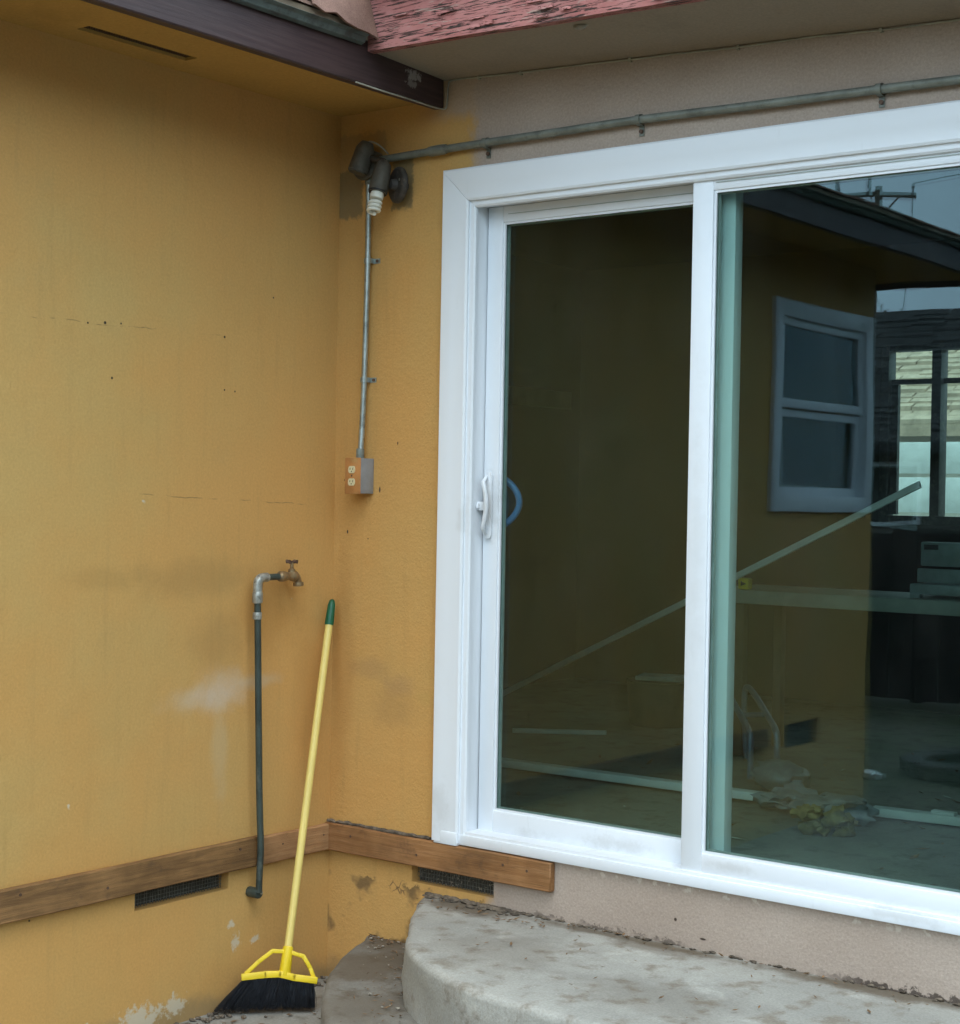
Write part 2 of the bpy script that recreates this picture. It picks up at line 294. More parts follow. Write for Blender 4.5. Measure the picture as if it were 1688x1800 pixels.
M['cream'] = mat_simple('cream_plastic', (.70, .62, .38), .4, 0, .08); M['black'] = mat_simple('black_rubber', (.018, .018, .02), .55, 0, .2)
M['lamp'] = mat_simple('grey_brown_lamp_paint', (.105, .095, .075), .55, .1, .25, 20, grime=(.06, .052, .042)); M['lampdark'] = mat_simple('dark_lamp_plate', (.055, .048, .042), .6, .1, .3, 25, grime=(.13, .11, .085))
M['bulb'] = mat_simple('white_tube_glass', (.80, .78, .68), .3, 0, .05); M['cable'] = mat_simple('grey_cream_cable', (.36, .34, .27), .6, 0, .3, 8)
M['pipe'] = mat_simple('dark_green_pipe_paint', (.045, .058, .048), .5, .1, .35, 10, grime=(.09, .10, .085)); M['zinc'] = mat_simple('worn_zinc_fitting', (.40, .40, .36), .45, .6, .3, 40, grime=(.16, .14, .10))
M['brass'] = mat_simple('tarnished_brass', (.30, .20, .10), .45, .55, .3, 40, grime=(.16, .12, .08)); M['iron'] = mat_simple('rusty_iron', (.13, .075, .05), .7, .3, .3, 40)
M['yellow'] = mat_simple('pale_yellow_enamel', (.78, .60, .18), .35, 0, .06, 10); M['yplast'] = mat_simple('bright_yellow_plastic', (.80, .57, .02), .4, 0, .08); M['green'] = mat_simple('green_plastic', (.008, .10, .045), .4, 0, .12)
M['bristle'] = mat_simple('black_bristle', (.014, .016, .020), .5, 0, .4, 60)
M['blue'] = mat_simple('blue_film', (.05, .20, .48), .35, 0, .12); M['rubber'] = mat_simple('black_gasket', (.02, .025, .022), .6)
M['spacer'] = mat_simple('pale_grey_spacer', (.35, .42, .38), .4, .3)
M['glass_out'] = mat_glass('outer_pane_glass', 3.1, (.77, .88, .85), .066, .009); M['glass_in'] = mat_glass('inner_pane_glass', 9.4, (.77, .88, .85), .054, .004)
M['screen'] = mat_simple('dark_vent_mesh', (.15, .15, .13), .7, .2, .4, 60, grime=(.26, .25, .21)); M['dark'] = mat_simple('crawlspace_dark', (.07, .068, .055), .9)
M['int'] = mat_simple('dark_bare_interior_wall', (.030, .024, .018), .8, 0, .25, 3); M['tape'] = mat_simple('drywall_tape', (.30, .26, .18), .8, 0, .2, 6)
M['floor'] = mat_concrete('dusty_subfloor', (.23, .225, .185), (.11, .105, .075)); M['white'] = mat_simple('white_painted_wood', (.66, .67, .64), .5, 0, .12, 8)
M['bright'] = mat_simple('bright_white_strip', (.82, .83, .80), .45, 0, .06, 8)
M['bench'] = mat_simple('pale_bench_board', (.36, .36, .31), .6, 0, .2, 6); M['tool'] = mat_simple('pale_grey_tool_metal', (.40, .44, .44), .4, .4, .15)
M['tube'] = mat_simple('blue_grey_tube', (.16, .20, .26), .4, .4, .15); M['insul'] = mat_simple('insulation_yellow', (.20, .155, .06), .9, 0, .4, 30); M['bag'] = mat_simple('pale_plastic_bag', (.17, .19, .20), .45, 0, .35, 14)
M['carton'] = mat_simple('brown_bucket', (.12, .075, .045), .7, 0, .2, 10); M['paper'] = mat_simple('pale_paper', (.42, .45, .42), .7, 0, .2, 12)
M['tire'] = mat_simple('tire_rubber', (.028, .026, .024), .75, 0, .3, 20)
M['shA'] = mat_shingle('weathered_brown_shingle', (.30, .145, .11), (.20, .13, .10)); M['shB'] = mat_shingle('dark_grey_shingle', (.060, .055, .050), (.095, .085, .075)); M['shC'] = mat_shingle('tan_shingle', (.42, .31, .22), (.33, .25, .18))
M['stucco_pale'] = mat_plain_stucco('pale_neighbour_stucco', (.50, .45, .38)); M['stucco_grey'] = mat_plain_stucco('brown_neighbour_stucco', (.16, .135, .11))
M['pole'] = mat_wood('creosote_pole', (.12, .09, .065), (.17, .13, .095), 'z'); M['wire'] = mat_simple('black_wire', (.02, .02, .02), .6)
M['leafdry'] = mat_simple('dry_leaf', (.20, .115, .055), .8, 0, .5, 40); M['grit'] = mat_simple('grit', (.14, .11, .08), .9, 0, .6, 40); M['palechip'] = mat_simple('pale_chip', (.34, .30, .24), .85, 0, .3, 40)
M['leaf'] = mat_simple('tree_leaf', (.055, .085, .03), .6, 0, .5, 4); M['bark'] = mat_wood('bark', (.11, .08, .055), (.16, .12, .08), 'z')
M['caulk'] = mat_simple('grey_caulk', (.42, .40, .37), .6, 0, .35, 20)
M['fence'] = mat_wood('dark_fence_wood', (.035, .028, .026), (.055, .042, .036), 'z')
M['board_under'] = mat_simple('bare_roof_deck', (.20, .15, .10), .8, 0, .2, 6)

# ------------------------------------------------------------------ mesh helpers
class MB:
    def __init__(s): s.v = []; s.f = []
    def add(s, vs, fs):
        o = len(s.v); s.v += [Vector(p) for p in vs]; s.f += [tuple(i + o for i in f) for f in fs]; return s
    def box(s, a, b, rot=None, piv=None):
        x0, y0, z0 = a; x1, y1, z1 = b
        vs = [(x0, y0, z0), (x1, y0, z0), (x1, y1, z0), (x0, y1, z0), (x0, y0, z1), (x1, y0, z1), (x1, y1, z1), (x0, y1, z1)]
        if rot is not None: p = Vector(piv); vs = [rot @ (Vector(v) - p) + p for v in vs]
        return s.add(vs, [(0, 3, 2, 1), (4, 5, 6, 7), (0, 1, 5, 4), (1, 2, 6, 5), (2, 3, 7, 6), (3, 0, 4, 7)])
    def tube(s, pts, r, n=12, cap=True, ry=None):
        pts = [Vector(p) for p in pts]; rs = r if isinstance(r, (list, tuple)) else [r] * len(pts); vs = []; fs = []; prev = None
        for i, p in enumerate(pts):
            t = (pts[min(i + 1, len(pts) - 1)] - pts[max(i - 1, 0)]).normalized()
            if prev is None:
                u = t.orthogonal().normalized()
            else:
                u = (prev - t * prev.dot(t)); u = u.normalized() if u.length > 1e-6 else t.orthogonal().normalized()
            prev = u; w = t.cross(u)
            for k in range(n):
                a = 2 * math.pi * k / n; vs.append(p + (u * math.cos(a) + w * math.sin(a)) * rs[i])
        for i in range(len(pts) - 1):
            for k in range(n): fs.append((i * n + k, i * n + (k + 1) % n, (i + 1) * n + (k + 1) % n, (i + 1) * n + k))
        if cap: fs.append(tuple(range(n - 1, -1, -1))); fs.append(tuple(range((len(pts) - 1) * n, len(pts) * n)))
        return s.add(vs, fs)
    def prism(s, poly, a, b):            # poly: points of the base ring; a, b: offsets of the two ends
        n = len(poly); a = Vector(a); b = Vector(b); vs = [Vector(p) + a for p in poly] + [Vector(p) + b for p in poly]
        return s.add(vs, [tuple(range(n - 1, -1, -1)), tuple(range(n, 2 * n))] + [(k, (k + 1) % n, n + (k + 1) % n, n + k) for k in range(n)])
    def blob(s, c, r, sub=2, amp=.3, fr=3, sq=(1, 1, 1), seed=0):
        bm = bmesh.new(); bmesh.ops.create_icosphere(bm, subdivisions=sub, radius=1)
        o = len(s.v); c = Vector(c)
        for v in bm.verts:
            k = 1 + amp * noise.noise(v.co * fr + Vector((seed, seed * 1.7, -seed))); s.v.append(c + Vector((v.co.x * sq[0], v.co.y * sq[1], v.co.z * sq[2])) * r * k)
        for f in bm.faces: s.f.append(tuple(o + v.index for v in f.verts))
        bm.free(); return s
    def build(s, name, mat, parent=None, origin=None, bevel=0, smooth=None, seg=2):
        if parent is not None: org = wloc(parent)
        else: org = Vector(origin) if origin is not None else Vector((0, 0, 0))
        me = bpy.data.meshes.new(name); me.from_pydata([v - org for v in s.v], [], s.f); me.materials.append(M[mat] if isinstance(mat, str) else mat)
        bm = bmesh.new(); bm.from_mesh(me)
        bmesh.ops.recalc_face_normals(bm, faces=bm.faces)
        if bevel:
            es = [e for e in bm.edges if len(e.link_faces) == 2 and e.calc_face_angle(0) > .5]
            bmesh.ops.bevel(bm, geom=es, offset=bevel, segments=seg, affect='EDGES', clamp_overlap=True, profile=.5)
        bm.to_mesh(me); bm.free()
        if bevel or smooth:
            me.polygons.foreach_set('use_smooth', [True] * len(me.polygons)); me.set_sharp_from_angle(angle=R(smooth or 40))
        o = bpy.data.objects.new(name, me); COL.objects.link(o)
        if parent is not None: o.parent = parent
        else: o.location = org
        return o
def wloc(o):
    v = Vector((0, 0, 0))
    while o is not None: v += o.location; o = o.parent
    return v
def thing(name, label, cat, loc, group=None):
    o = bpy.data.objects.new(name, None); COL.objects.link(o); o.location = loc; o.empty_display_size = .1
    return tag(o, label, cat, group)
def tag(o, label=None, cat=None, group=None, kind=None):
    if label: o['label'] = label
    if cat: o['category'] = cat
    if group: o['group'] = group
    if kind: o['kind'] = kind
    return o
def catmull(pts, k=6):
    P = [Vector(p) for p in pts]; out = []
    for i in range(len(P) - 1):
        a = P[max(i - 1, 0)]; b = P[i]; c = P[i + 1]; d = P[min(i + 2, len(P) - 1)]
        for j in range(k):
            t = j / k; out.append(.5 * ((2 * b) + (c - a) * t + (2 * a - 5 * b + 4 * c - d) * t * t + (3 * b - a - 3 * c + d) * t ** 3))
    out.append(P[-1]); return out
def panel(mp, u0, u1, v0, v1, holes, d0, d1):
    """slab with rectangular openings; mp(u, v, d) -> xyz"""
    us = sorted({u0, u1, *[h[0] for h in holes], *[h[1] for h in holes]}); vs_ = sorted({v0, v1, *[h[2] for h in holes], *[h[3] for h in holes]})
    inh = lambda a, b: any(h[0] < a < h[1] and h[2] < b < h[3] for h in holes)
    m = MB(); solid = {}
    for i in range(len(us) - 1):
        for j in range(len(vs_) - 1): solid[i, j] = not inh((us[i] + us[i + 1]) / 2, (vs_[j] + vs_[j + 1]) / 2)
    for (i, j), ok in solid.items():
        if not ok: continue
        a, b, c, d = us[i], us[i + 1], vs_[j], vs_[j + 1]
        m.add([mp(a, c, d0), mp(b, c, d0), mp(b, d, d0), mp(a, d, d0)], [(0, 1, 2, 3)]); m.add([mp(a, c, d1), mp(a, d, d1), mp(b, d, d1), mp(b, c, d1)], [(0, 1, 2, 3)])
        for di, dj, e0, e1 in ((-1, 0, (a, c), (a, d)), (1, 0, (b, c), (b, d)), (0, -1, (a, c), (b, c)), (0, 1, (a, d), (b, d))):
            if not solid.get((i + di, j + dj), False):
                m.add([mp(*e0, d0), mp(*e1, d0), mp(*e1, d1), mp(*e0, d1)], [(0, 1, 2, 3)])
    m.weld = True
    return m
mapA = lambda u, v, d: (d, u, v)
mapB = lambda u, v, d: (u, d, v)
mapC = lambda u, v, d: (u, v, d)

# ================================================================== SETTING
gm = MB()
NR = 40
gm.add([(300 * math.cos(2 * math.pi * k / NR), 300 * math.sin(2 * math.pi * k / NR), GZ) for k in range(NR)], [tuple(range(NR))])
tag(gm.build('ground', 'ground'), kind='structure')
tag(MB().box((-1.75, .15, -.02), (3.5, 4.0, .03)).build('floor', 'floor', origin=(0, .15, .03)), kind='structure')

# ================================================================== THE HOUSE
house = thing('house', 'ochre and taupe stucco house corner with white sliding patio door and dark eaves', 'house', (0, 0, GZ))
VA = (-.828, -.453, -.145, -.089); VA2 = (-3.57, -3.22, -.125, .0); WIN = (-4.06, -3.05, 1.08, 2.015); VB = (.361, .687, -.145, -.091)
wallA = panel(mapA, -4.16, .10, -.62, 2.44, [VA, VA2, WIN], 0, -.15).build('side_wall', 'ochre', house)
tag(wallA, 'ochre painted stucco wall')
wallB = panel(mapB, -.06, 5.0, -.62, 2.50, [(.50, 2.33, .004, 2.045), VB], 0, .15).build('door_wall', 'taupe', house)
tag(wallB, 'stucco wall painted ochre by the corner and taupe round the door')
MB().box((-4.5, -4.158, -.62), (-.152, -4.0, 2.44)).build('end_wall', 'ochre', house)
# room behind the door
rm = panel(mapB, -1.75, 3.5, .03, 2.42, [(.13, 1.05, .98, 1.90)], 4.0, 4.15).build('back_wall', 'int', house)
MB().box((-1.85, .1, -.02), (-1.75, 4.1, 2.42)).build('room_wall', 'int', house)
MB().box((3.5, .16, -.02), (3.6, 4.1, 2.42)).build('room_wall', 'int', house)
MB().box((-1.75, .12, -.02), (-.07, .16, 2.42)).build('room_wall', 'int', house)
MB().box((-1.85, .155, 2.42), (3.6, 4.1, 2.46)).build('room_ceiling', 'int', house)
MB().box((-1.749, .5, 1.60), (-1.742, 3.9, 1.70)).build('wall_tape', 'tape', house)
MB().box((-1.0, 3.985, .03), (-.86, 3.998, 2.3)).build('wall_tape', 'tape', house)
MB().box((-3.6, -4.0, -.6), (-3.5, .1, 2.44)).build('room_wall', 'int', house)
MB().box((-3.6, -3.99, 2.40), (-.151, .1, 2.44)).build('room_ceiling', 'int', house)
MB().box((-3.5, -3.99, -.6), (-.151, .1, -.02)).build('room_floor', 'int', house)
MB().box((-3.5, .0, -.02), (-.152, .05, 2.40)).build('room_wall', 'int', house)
# back window of the room
bw = MB(); x0, x1, z0, z1 = .13, 1.05, .98, 1.90
for a in ((x0, z0, x0 + .045, z1), (x1 - .045, z0, x1, z1), (x0 + .045, z0, x1 - .045, z0 + .045), (x0 + .045, z1 - .03, x1 - .045, z1), (.405, z0 + .045, .455, z1 - .03)):
    bw.box((a[0], 3.99, a[1]), (a[2], 4.08, a[3]))
backwin = bw.build('back_window', 'lampdark', house, bevel=.003)
MB().box((.178, 4.02, 1.70), (.402, 4.05, 1.725)).build('muntin', 'lampdark', backwin)
MB().box((.458, 4.02, 1.70), (1.0, 4.05, 1.725)).build('muntin', 'lampdark', backwin)
MB().box((.178, 4.02, 1.03), (.215, 4.05, 1.698)).build('sash', 'lampdark', backwin)
for a, b in ((.176, .404), (.457, 1.004)):
    MB().add([(a, 4.06, 1.026), (b, 4.06, 1.026), (b, 4.06, 1.868), (a, 4.06, 1.868)], [(0, 1, 2, 3)]).build('glass_pane', 'glass_in', backwin)

# crawl space vents
def vent(mp, h, d, parent, name='crawlspace_vent'):
    m = MB(); n1 = int((h[1] - h[0]) / .011); n2 = max(3, int((h[3] - h[2]) / .011))
    for i in range(n1 + 1):
        u = h[0] + (h[1] - h[0]) * i / n1; j = random.uniform(-.002, .002); m.tube([mp(u + j, h[2], d), mp(u - j, h[3], d + random.uniform(-.004, .004))], .0011, 4, False)
    for i in range(n2 + 1):
        v = h[2] + (h[3] - h[2]) * i / n2; m.tube([mp(h[0], v, d + .002), mp((h[0] + h[1]) / 2, v + random.uniform(-.002, .002), d + .004), mp(h[1], v, d + .002)], .0011, 4, False)
    o = m.build(name, 'screen', parent)
    sg = 1 if d > 0 else -1
    b = MB(); e = .004; dd = d + sg * .012
    b.add([mp(h[0] - e, h[2] - e, dd), mp(h[1] + e, h[2] - e, dd), mp(h[1] + e, h[3] + e, dd), mp(h[0] - e, h[3] + e, dd)], [(0, 1, 2, 3)]); b.build('backing', 'dark', o)  # dark sheet stands in for the unlit crawl space behind the mesh
    return o
va = vent(mapA, VA, -.035, house); vent(mapA, VA2, -.035, house); vb = vent(mapB, VB, .028, house)
m = MB()
for k in range(60):
    x = random.uniform(VB[0] + .01, VB[1] - .01); z = random.uniform(VB[2] + .003, VB[3] - .004); l = random.uniform(.003, .012); a = random.uniform(0, 3.14)
    m.tube([(x, .026, z), (x + l * math.cos(a), .025, z + l * math.sin(a))], .0009, 4)
tag(m.build('straw_bits', 'palechip', vb), kind='stuff')

# trim boards round the foot of the walls
def board(name, mat, a, b, parent, jit=.0025, n=14, bevel=.003):
    ax = 0 if abs(b[0] - a[0]) > abs(b[1] - a[1]) else 1
    m = MB(); vs = []; L_ = b[ax] - a[ax]; o = 1 - ax
    for i in range(n + 1):
        t = a[ax] + L_ * i / n
        for (p, z) in ((a[o], a[2]), (b[o], a[2]), (b[o], b[2]), (a[o], b[2])):
            c = [0, 0, z + jit * noise.noise(Vector((t * 5, z * 40, p * 9)))]; c[ax] = t; c[o] = p + (jit * .6 * noise.noise(Vector((t * 4, z * 30, 3.3))) if abs(p) > .005 else 0); vs.append(c)
    fs = [(0, 1, 2, 3), tuple(4 * n + k for k in (3, 2, 1, 0))] + [(4 * i + k, 4 * i + (k + 1) % 4, 4 * i + 4 + (k + 1) % 4, 4 * i + 4 + k) for i in range(n) for k in range(4)]
    m.add(vs, fs); return m.build(name, mat, parent, bevel=bevel, seg=1)
tA = board('trim_board', 'trimy', (.001, -3.0, -.086), (.026, -.335, .004), house, n=30)
tA2 = board('trim_board', 'trimy2', (.001, -.332, -.087), (.023, -.003, -.002), house); tag(tA2, 'paler short length of trim board')
tB = board('trim_board', 'trim', (.003, -.027, -.087), (.915, -.001, .0), house, n=20)
def nail(p, nrm, parent, r=.0045):
    p = Vector(p); nrm = Vector(nrm); MB().tube([p - nrm * .002, p + nrm * .0012], r, 8).build('nail', 'iron', parent)
for y in (-.43, -.95, -1.25): nail((.026, y, -.035 + .02 * math.sin(y * 9)), (1, 0, 0), tA)
for y in (-.24, -.05, -.14): nail((.023, y, -.035), (1, 0, 0), tA2, .003)
for x, z in ((.12, -.03), (.74, -.03), (.83, -.035), (.40, -.05)): nail((x, -.027, z), (0, -1, 0), tB)
# caulk / mortar bead on top of trim B
m = MB()
pts = [(.002 + i * .0175, -.006 - .004 * random.random(), .004 + .006 * noise.noise(Vector((i * .7, 0, 0)))) for i in range(26)]
m.tube(pts, [.006 + .004 * abs(noise.noise(Vector((i * .9, 5, 0)))) for i in range(26)], 6); m.build('mortar_bead', 'grit', house, smooth=60)

# soffits, fascias, roof
SV = (.100, .152, -1.165, -.775)
sofA = panel(mapC, -.14, .402, -4.75, -.001, [SV], 2.328, 2.343).build('soffit', 'sof_ochre', house); tag(sofA, 'ochre painted soffit with a slot vent')
m = MB()
for k in range(46):
    y = SV[2] + (SV[3] - SV[2]) * k / 45; m.tube([(SV[0], y, 2.338), (SV[1], y + .002, 2.337)], .0012, 4, False)
for k in range(6):
    x = SV[0] + (SV[1] - SV[0]) * k / 5; m.tube([(x, SV[2], 2.339), (x, SV[3], 2.339)], .0012, 4, False)
sv = m.build('vent_screen', 'iron', sofA); MB().box((SV[0] - .01, SV[2] - .01, 2.375), (SV[1] + .01, SV[3] + .01, 2.385)).build('backing', 'black', sofA)  # black sheet stands in for the shade inside the vent slot
fA = board('fascia_board', 'fascia', (.403, -4.78, 2.296), (.44, -.004, 2.428), house, jit=.002, n=24, bevel=.004); tag(fA, 'dark brown fascia board over the ochre wall')
MB().box((-3.5, -4.78, 2.296), (.402, -4.745, 2.428)).build('fascia_board', 'fascia', house)
MB().box((-3.5, -4.744, 2.33), (-.141, -4.15, 2.342)).build('soffit', 'sof_ochre', house)
zw = lambda x: 2.405 - .046 * x; zf = lambda x: 2.412 - .030 * x
m = MB(); vs = []; NB = 16; fs = []
for i in range(NB + 1):
    x = .10 + (5 - .10) * i / NB; vs += [(x, -.002, max(zw(x), 2.25)), (x, -.345, max(zf(x), 2.27)), (x, -.345, max(zf(x), 2.27) + .015), (x, -.002, max(zw(x), 2.25) + .015)]
fs = [(4 * i + k, 4 * i + (k + 1) % 4, 4 * i + 4 + (k + 1) % 4, 4 * i + 4 + k) for i in range(NB) for k in range(4)] + [(0, 1, 2, 3), (4 * NB + 3, 4 * NB + 2, 4 * NB + 1, 4 * NB)]
sofB = m.add(vs, fs).build('soffit', 'sof_taupe', house); tag(sofB, 'taupe painted soffit above the patio door')
m = MB(); vs = []
for i in range(NB * 3 + 1):
    x = .445 + (5 - .445) * i / (NB * 3); zb = max(zf(x), 2.27) - .006 + .003 * noise.noise(Vector((x * 3, 1, 0))); yb = -.372 + .003 * noise.noise(Vector((x * 4, 7, 0)))
    vs += [(x, yb + .026, zb), (x, yb, zb + .002), (x, yb - .002, zb + .172), (x, yb + .026, zb + .172)]
NB3 = NB * 3
fs = [(4 * i + k, 4 * i + (k + 1) % 4, 4 * i + 4 + (k + 1) % 4, 4 * i + 4 + k) for i in range(NB3) for k in range(4)] + [(0, 1, 2, 3), (4 * NB3 + 3, 4 * NB3 + 2, 4 * NB3 + 1, 4 * NB3)]
fB = m.add(vs, fs).build('fascia_board', 'red', house); tag(fB, 'red fascia board with cracked and peeling paint')
# raised paint flakes on the red board
for k in range(30):
    x = random.uniform(.52, 1.75); z = zf(x) + random.uniform(.004, .13); l = random.uniform(.02, .09); h = random.uniform(.003, .010); c = random.uniform(.002, .007)
    m = MB(); y = -.3745; n_ = 5
    top = [(x + l * i / n_, y - c * (i in (0, n_)) - .0012, z + h * random.uniform(.6, 1)) for i in range(n_ + 1)]; bot = [(x + l * i / n_, y - c * .8 - .001, z - h * random.uniform(.2, .7)) for i in range(n_ + 1)]
    vs = top + bot + [(a, b + .0012, c_) for a, b, c_ in top + bot]; q_ = n_ + 1
    fs = [(i, i + 1, q_ + i + 1, q_ + i) for i in range(n_)] + [(2 * q_ + i, 3 * q_ + i, 3 * q_ + i + 1, 2 * q_ + i + 1) for i in range(n_)]
    fs += [(i, 2 * q_ + i, 2 * q_ + i + 1, i + 1) for i in range(n_)] + [(q_ + i, q_ + i + 1, 3 * q_ + i + 1, 3 * q_ + i) for i in range(n_)]
    m.add(vs, fs).build('paint_flake', 'red', fB)
m = MB().blob((1.155, -.30, zf(1.155) - .006), .018, 2, .5, 3, (1.3, .7, .5), 3); m.build('loose_paint_chip', 'palechip', sofB, smooth=60)
# roof planes meeting in a valley
SL = .36; ZE = 2.432
zr = lambda d: ZE + SL * d
zb_ = lambda d: ZE + .145 + SL * d
roof = MB(); e = .02
def slab(pts, th=.018):
    n = len(pts); roof.prism(pts, (0, 0, 0), (0, 0, th))
slab([(.478, -4.82, zr(0)), (.478, -.378, zr(0)), (.2, -.378, zr(.278)), (-3.0, 2.82, zr(3.49)), (-3.0, -4.82, zr(3.49))])
slab([(.203, -.41, zb_(0)), (5.1, -.41, zb_(0)), (5.1, 3.08, zb_(3.49)), (-2.998, 3.08, zb_(3.49))])
slab([(-3.0, 3.081, zb_(3.49)), (5.1, 3.081, zb_(3.49)), (5.1, 4.7, zb_(3.49) - .6), (-3.0, 4.7, zb_(3.49) - .6)])
slab([(-3.001, -4.82, zr(3.49)), (-3.001, 4.7, zr(3.49)), (-5.5, 4.7, zr(3.49) - .9), (-5.5, -4.82, zr(3.49) - .9)])
roofo = roof.build('roof', 'board_under', house)
MB().add([(-4.5, -4.12, 2.40), (.0, -4.12, 2.40), (-.0, -4.12, 2.55), (-3.0, -4.12, 3.7), (-4.5, -4.12, 3.2)], [(0, 1, 2, 3, 4)]).build('gable', 'ochre', house)
# drip edge (stops at the valley) and the first shingle courses
m = MB(); prof = [(.442, 2.408), (.450, 2.403), (.464, 2.409), (.470, 2.424), (.486, 2.430), (.484, 2.4315), (.443, 2.4315)]
m.prism([(x, 0, z) for x, z in prof], (0, -4.82, 0), (0, -.405, 0)); de = m.build('drip_edge', 'drip', house, bevel=.002)
sh = MB()
TW, TH = .30, .14
def shingles(kind):
    for r in range(3):
        n = 16 if kind == 'A' else 15
        for k in range(n):
            off = (r % 2) * TW / 2
            if kind == 'A':
                y1 = -.40 + r * .05 - k * TW - off + random.uniform(-.006, .006); y0 = y1 - TW + .006; d0 = -.010 + r * TH + random.uniform(-.006, .006); d1 = d0 + TH + .03
                if y0 < -4.84: continue
                f = lambda d, y, t: (.478 - d, y, zr(d) + .0195 + t + .006 * (r % 3))
                c = [(d0, y0), (d0, y1), (d1, y1), (d1, y0)]; lo = [f(d, y, 0 if d == d1 else .004) for d, y in c]; hi = [f(d, y, .005 if d == d1 else .013) for d, y in c]
            else:
                x0_ = .52 - r * .12 + k * TW + off + random.uniform(-.006, .006); x1_ = x0_ + TW - .006; d0 = -.022 + r * TH + random.uniform(-.008, .008); d1 = d0 + TH + .03
                if x1_ > 5.1: continue
                f = lambda d, x, t: (x, -.41 + d, zb_(d) + .0195 + t + .006 * (r % 3))
                c = [(d0, x0_), (d0, x1_), (d1, x1_), (d1, x0_)]; lo = [f(d, x, 0 if d == d1 else .004) for d, x in c]; hi = [f(d, x, .005 if d == d1 else .013) for d, x in c]
            MB().add(lo + hi, [(0, 3, 2, 1), (4, 5, 6, 7), (0, 1, 5, 4), (1, 2, 6, 5), (2, 3, 7, 6), (3, 0, 4, 7)]).build('shingle', 'shA', roofo)
shingles('A'); shingles('B')
# curled broken shingle corner hanging in the valley
m = MB(); vs = []
for i in range(7):
    for j in range(5):
        u = i / 6; v = j / 4; vs.append((.500 - .055 * v + .012 * noise.noise(Vector((i, j, 1))), -.66 + .275 * u + .014 * noise.noise(Vector((i, j, 5))), 2.455 + .135 * v + .014 * noise.noise(Vector((i * .7, j, 9))) - .035 * u * (1 - v)))
n0 = len(vs); vs += [(a - .006, b, c - .002) for a, b, c in vs]; fs = []
for i in range(6):
    for j in range(4):
        a = i * 5 + j; fs.append((a, a + 5, a + 6, a + 1)); fs.append((n0 + a, n0 + a + 1, n0 + a + 6, n0 + a + 5))
for i in range(6): fs += [(i * 5, n0 + i * 5, n0 + i * 5 + 5, i * 5 + 5), (i * 5 + 4, i * 5 + 9, n0 + i * 5 + 9, n0 + i * 5 + 4)]
for j in range(4): fs += [(j, j + 1, n0 + j + 1, n0 + j), (30 + j, n0 + 30 + j, n0 + 31 + j, 31 + j)]
m.add(vs, fs).build('shingle', 'shA', roofo, smooth=50)

# side window in the ochre wall
def rect_frame(m, mp, o, i, d0, d1):
    (a, b, c, d), (e, f, g, h) = o, i
    for r in ((a, e, c, d), (f, b, c, d), (e, f, c, g), (e, f, h, d)):
        lo = mp(r[0], r[2], d0); hi = mp(r[1], r[3], d1); m.box([min(p, q) for p, q in zip(lo, hi)], [max(p, q) for p, q in zip(lo, hi)])
    return m
wn = rect_frame(MB(), mapA, (-4.115, -3.0, 1.035, 2.062), (-4.03, -3.08, 1.115, 1.98), -.06, .022).build('window', 'vinyl', house, bevel=.003)
for z0, z1, d in ((1.115, 1.535, -.052), (1.54, 1.98, -.03)):
    rect_frame(MB(), mapA, (-4.029, -3.081, z0, z1), (-3.985, -3.125, z0 + .045, z1 - .04), d, d + .028).build('sash', 'vinyl', wn, bevel=.003)
    x = d + .012; MB().add([(x, -3.99, z0 + .04), (x, -3.12, z0 + .04), (x, -3.12, z1 - .035), (x, -3.99, z1 - .035)], [(0, 1, 2, 3)]).build('glass_pane', 'glass_out', wn)

# ------------------------------------------------------------------ the sliding patio door
def sweep(prof, x0, x1, z0, z1, parts):
    """mitred casing boards; prof = (inset, y) section"""
    out = []
    n = len(prof)
    for p in parts:
        m = MB()
        if p == 'L': a = [(x0 + u, y, z0) for u, y in prof]; b = [(x0 + u, y, z1 - u - .0014) for u, y in prof]
        if p == 'R': a = [(x1 - u, y, z0) for u, y in prof]; b = [(x1 - u, y, z1 - u) for u, y in prof]
        if p == 'T': a = [(x0 + u, y, z1 - u) for u, y in prof]; b = [(x1 - u, y, z1 - u) for u, y in prof]
        m.add(a + b, [tuple(range(n)), tuple(range(2 * n - 1, n - 1, -1))] + [(k, (k + 1) % n, n + (k + 1) % n, n + k) for k in range(n)]); out.append(m)
    return out
DX0, DX1, DZ1 = .458, 2.372, 2.098
frm = rect_frame(MB(), mapB, (.545, 2.285, .028, 2.01), (.578, 2.252, .046, 1.982), -.012, .118)
door = frm.build('sliding_door', 'vinyl', house, bevel=.002); tag(door, 'white vinyl sliding patio door')
prof = [(0, -.0), (0, -.024), (.006, -.031), (.034, -.031), (.052, -.0275), (.096, -.0275), (.103, -.024), (.103, -.016), (.118, -.0155), (.124, -.011), (.124, 0)]
for m in sweep(prof, DX0, DX1, .008, DZ1, 'LTR'): m.build('casing', 'vinyl', door, smooth=25)
MB().box((.560, -.018, .004), (DX1 - .02, .10, .0365)).build('sill', 'vinyl', door, bevel=.003)
MB().box((DX0 + .012, -.030, .001), (.5595, -.002, .0415)).build('sill', 'vinyl', door, bevel=.002)
cpts = [(DX0 - .001, -.002, .02 + i * .07) for i in range(30)] 
MB().tube([(a, b, c) for a, b, c in cpts], [.0028 + .0012 * noise.noise(Vector((i * .8, 2, 0))) for i in range(30)], 6).build('caulk_bead', 'caulk', door, smooth=60)
cpts = [(DX0 + i * .066, -.002, DZ1 + .001) for i in range(30)]
MB().tube(cpts, [.0028 + .0012 * noise.noise(Vector((i * .8, 7, 0))) for i in range(30)], 6).build('caulk_bead', 'caulk', door, smooth=60)
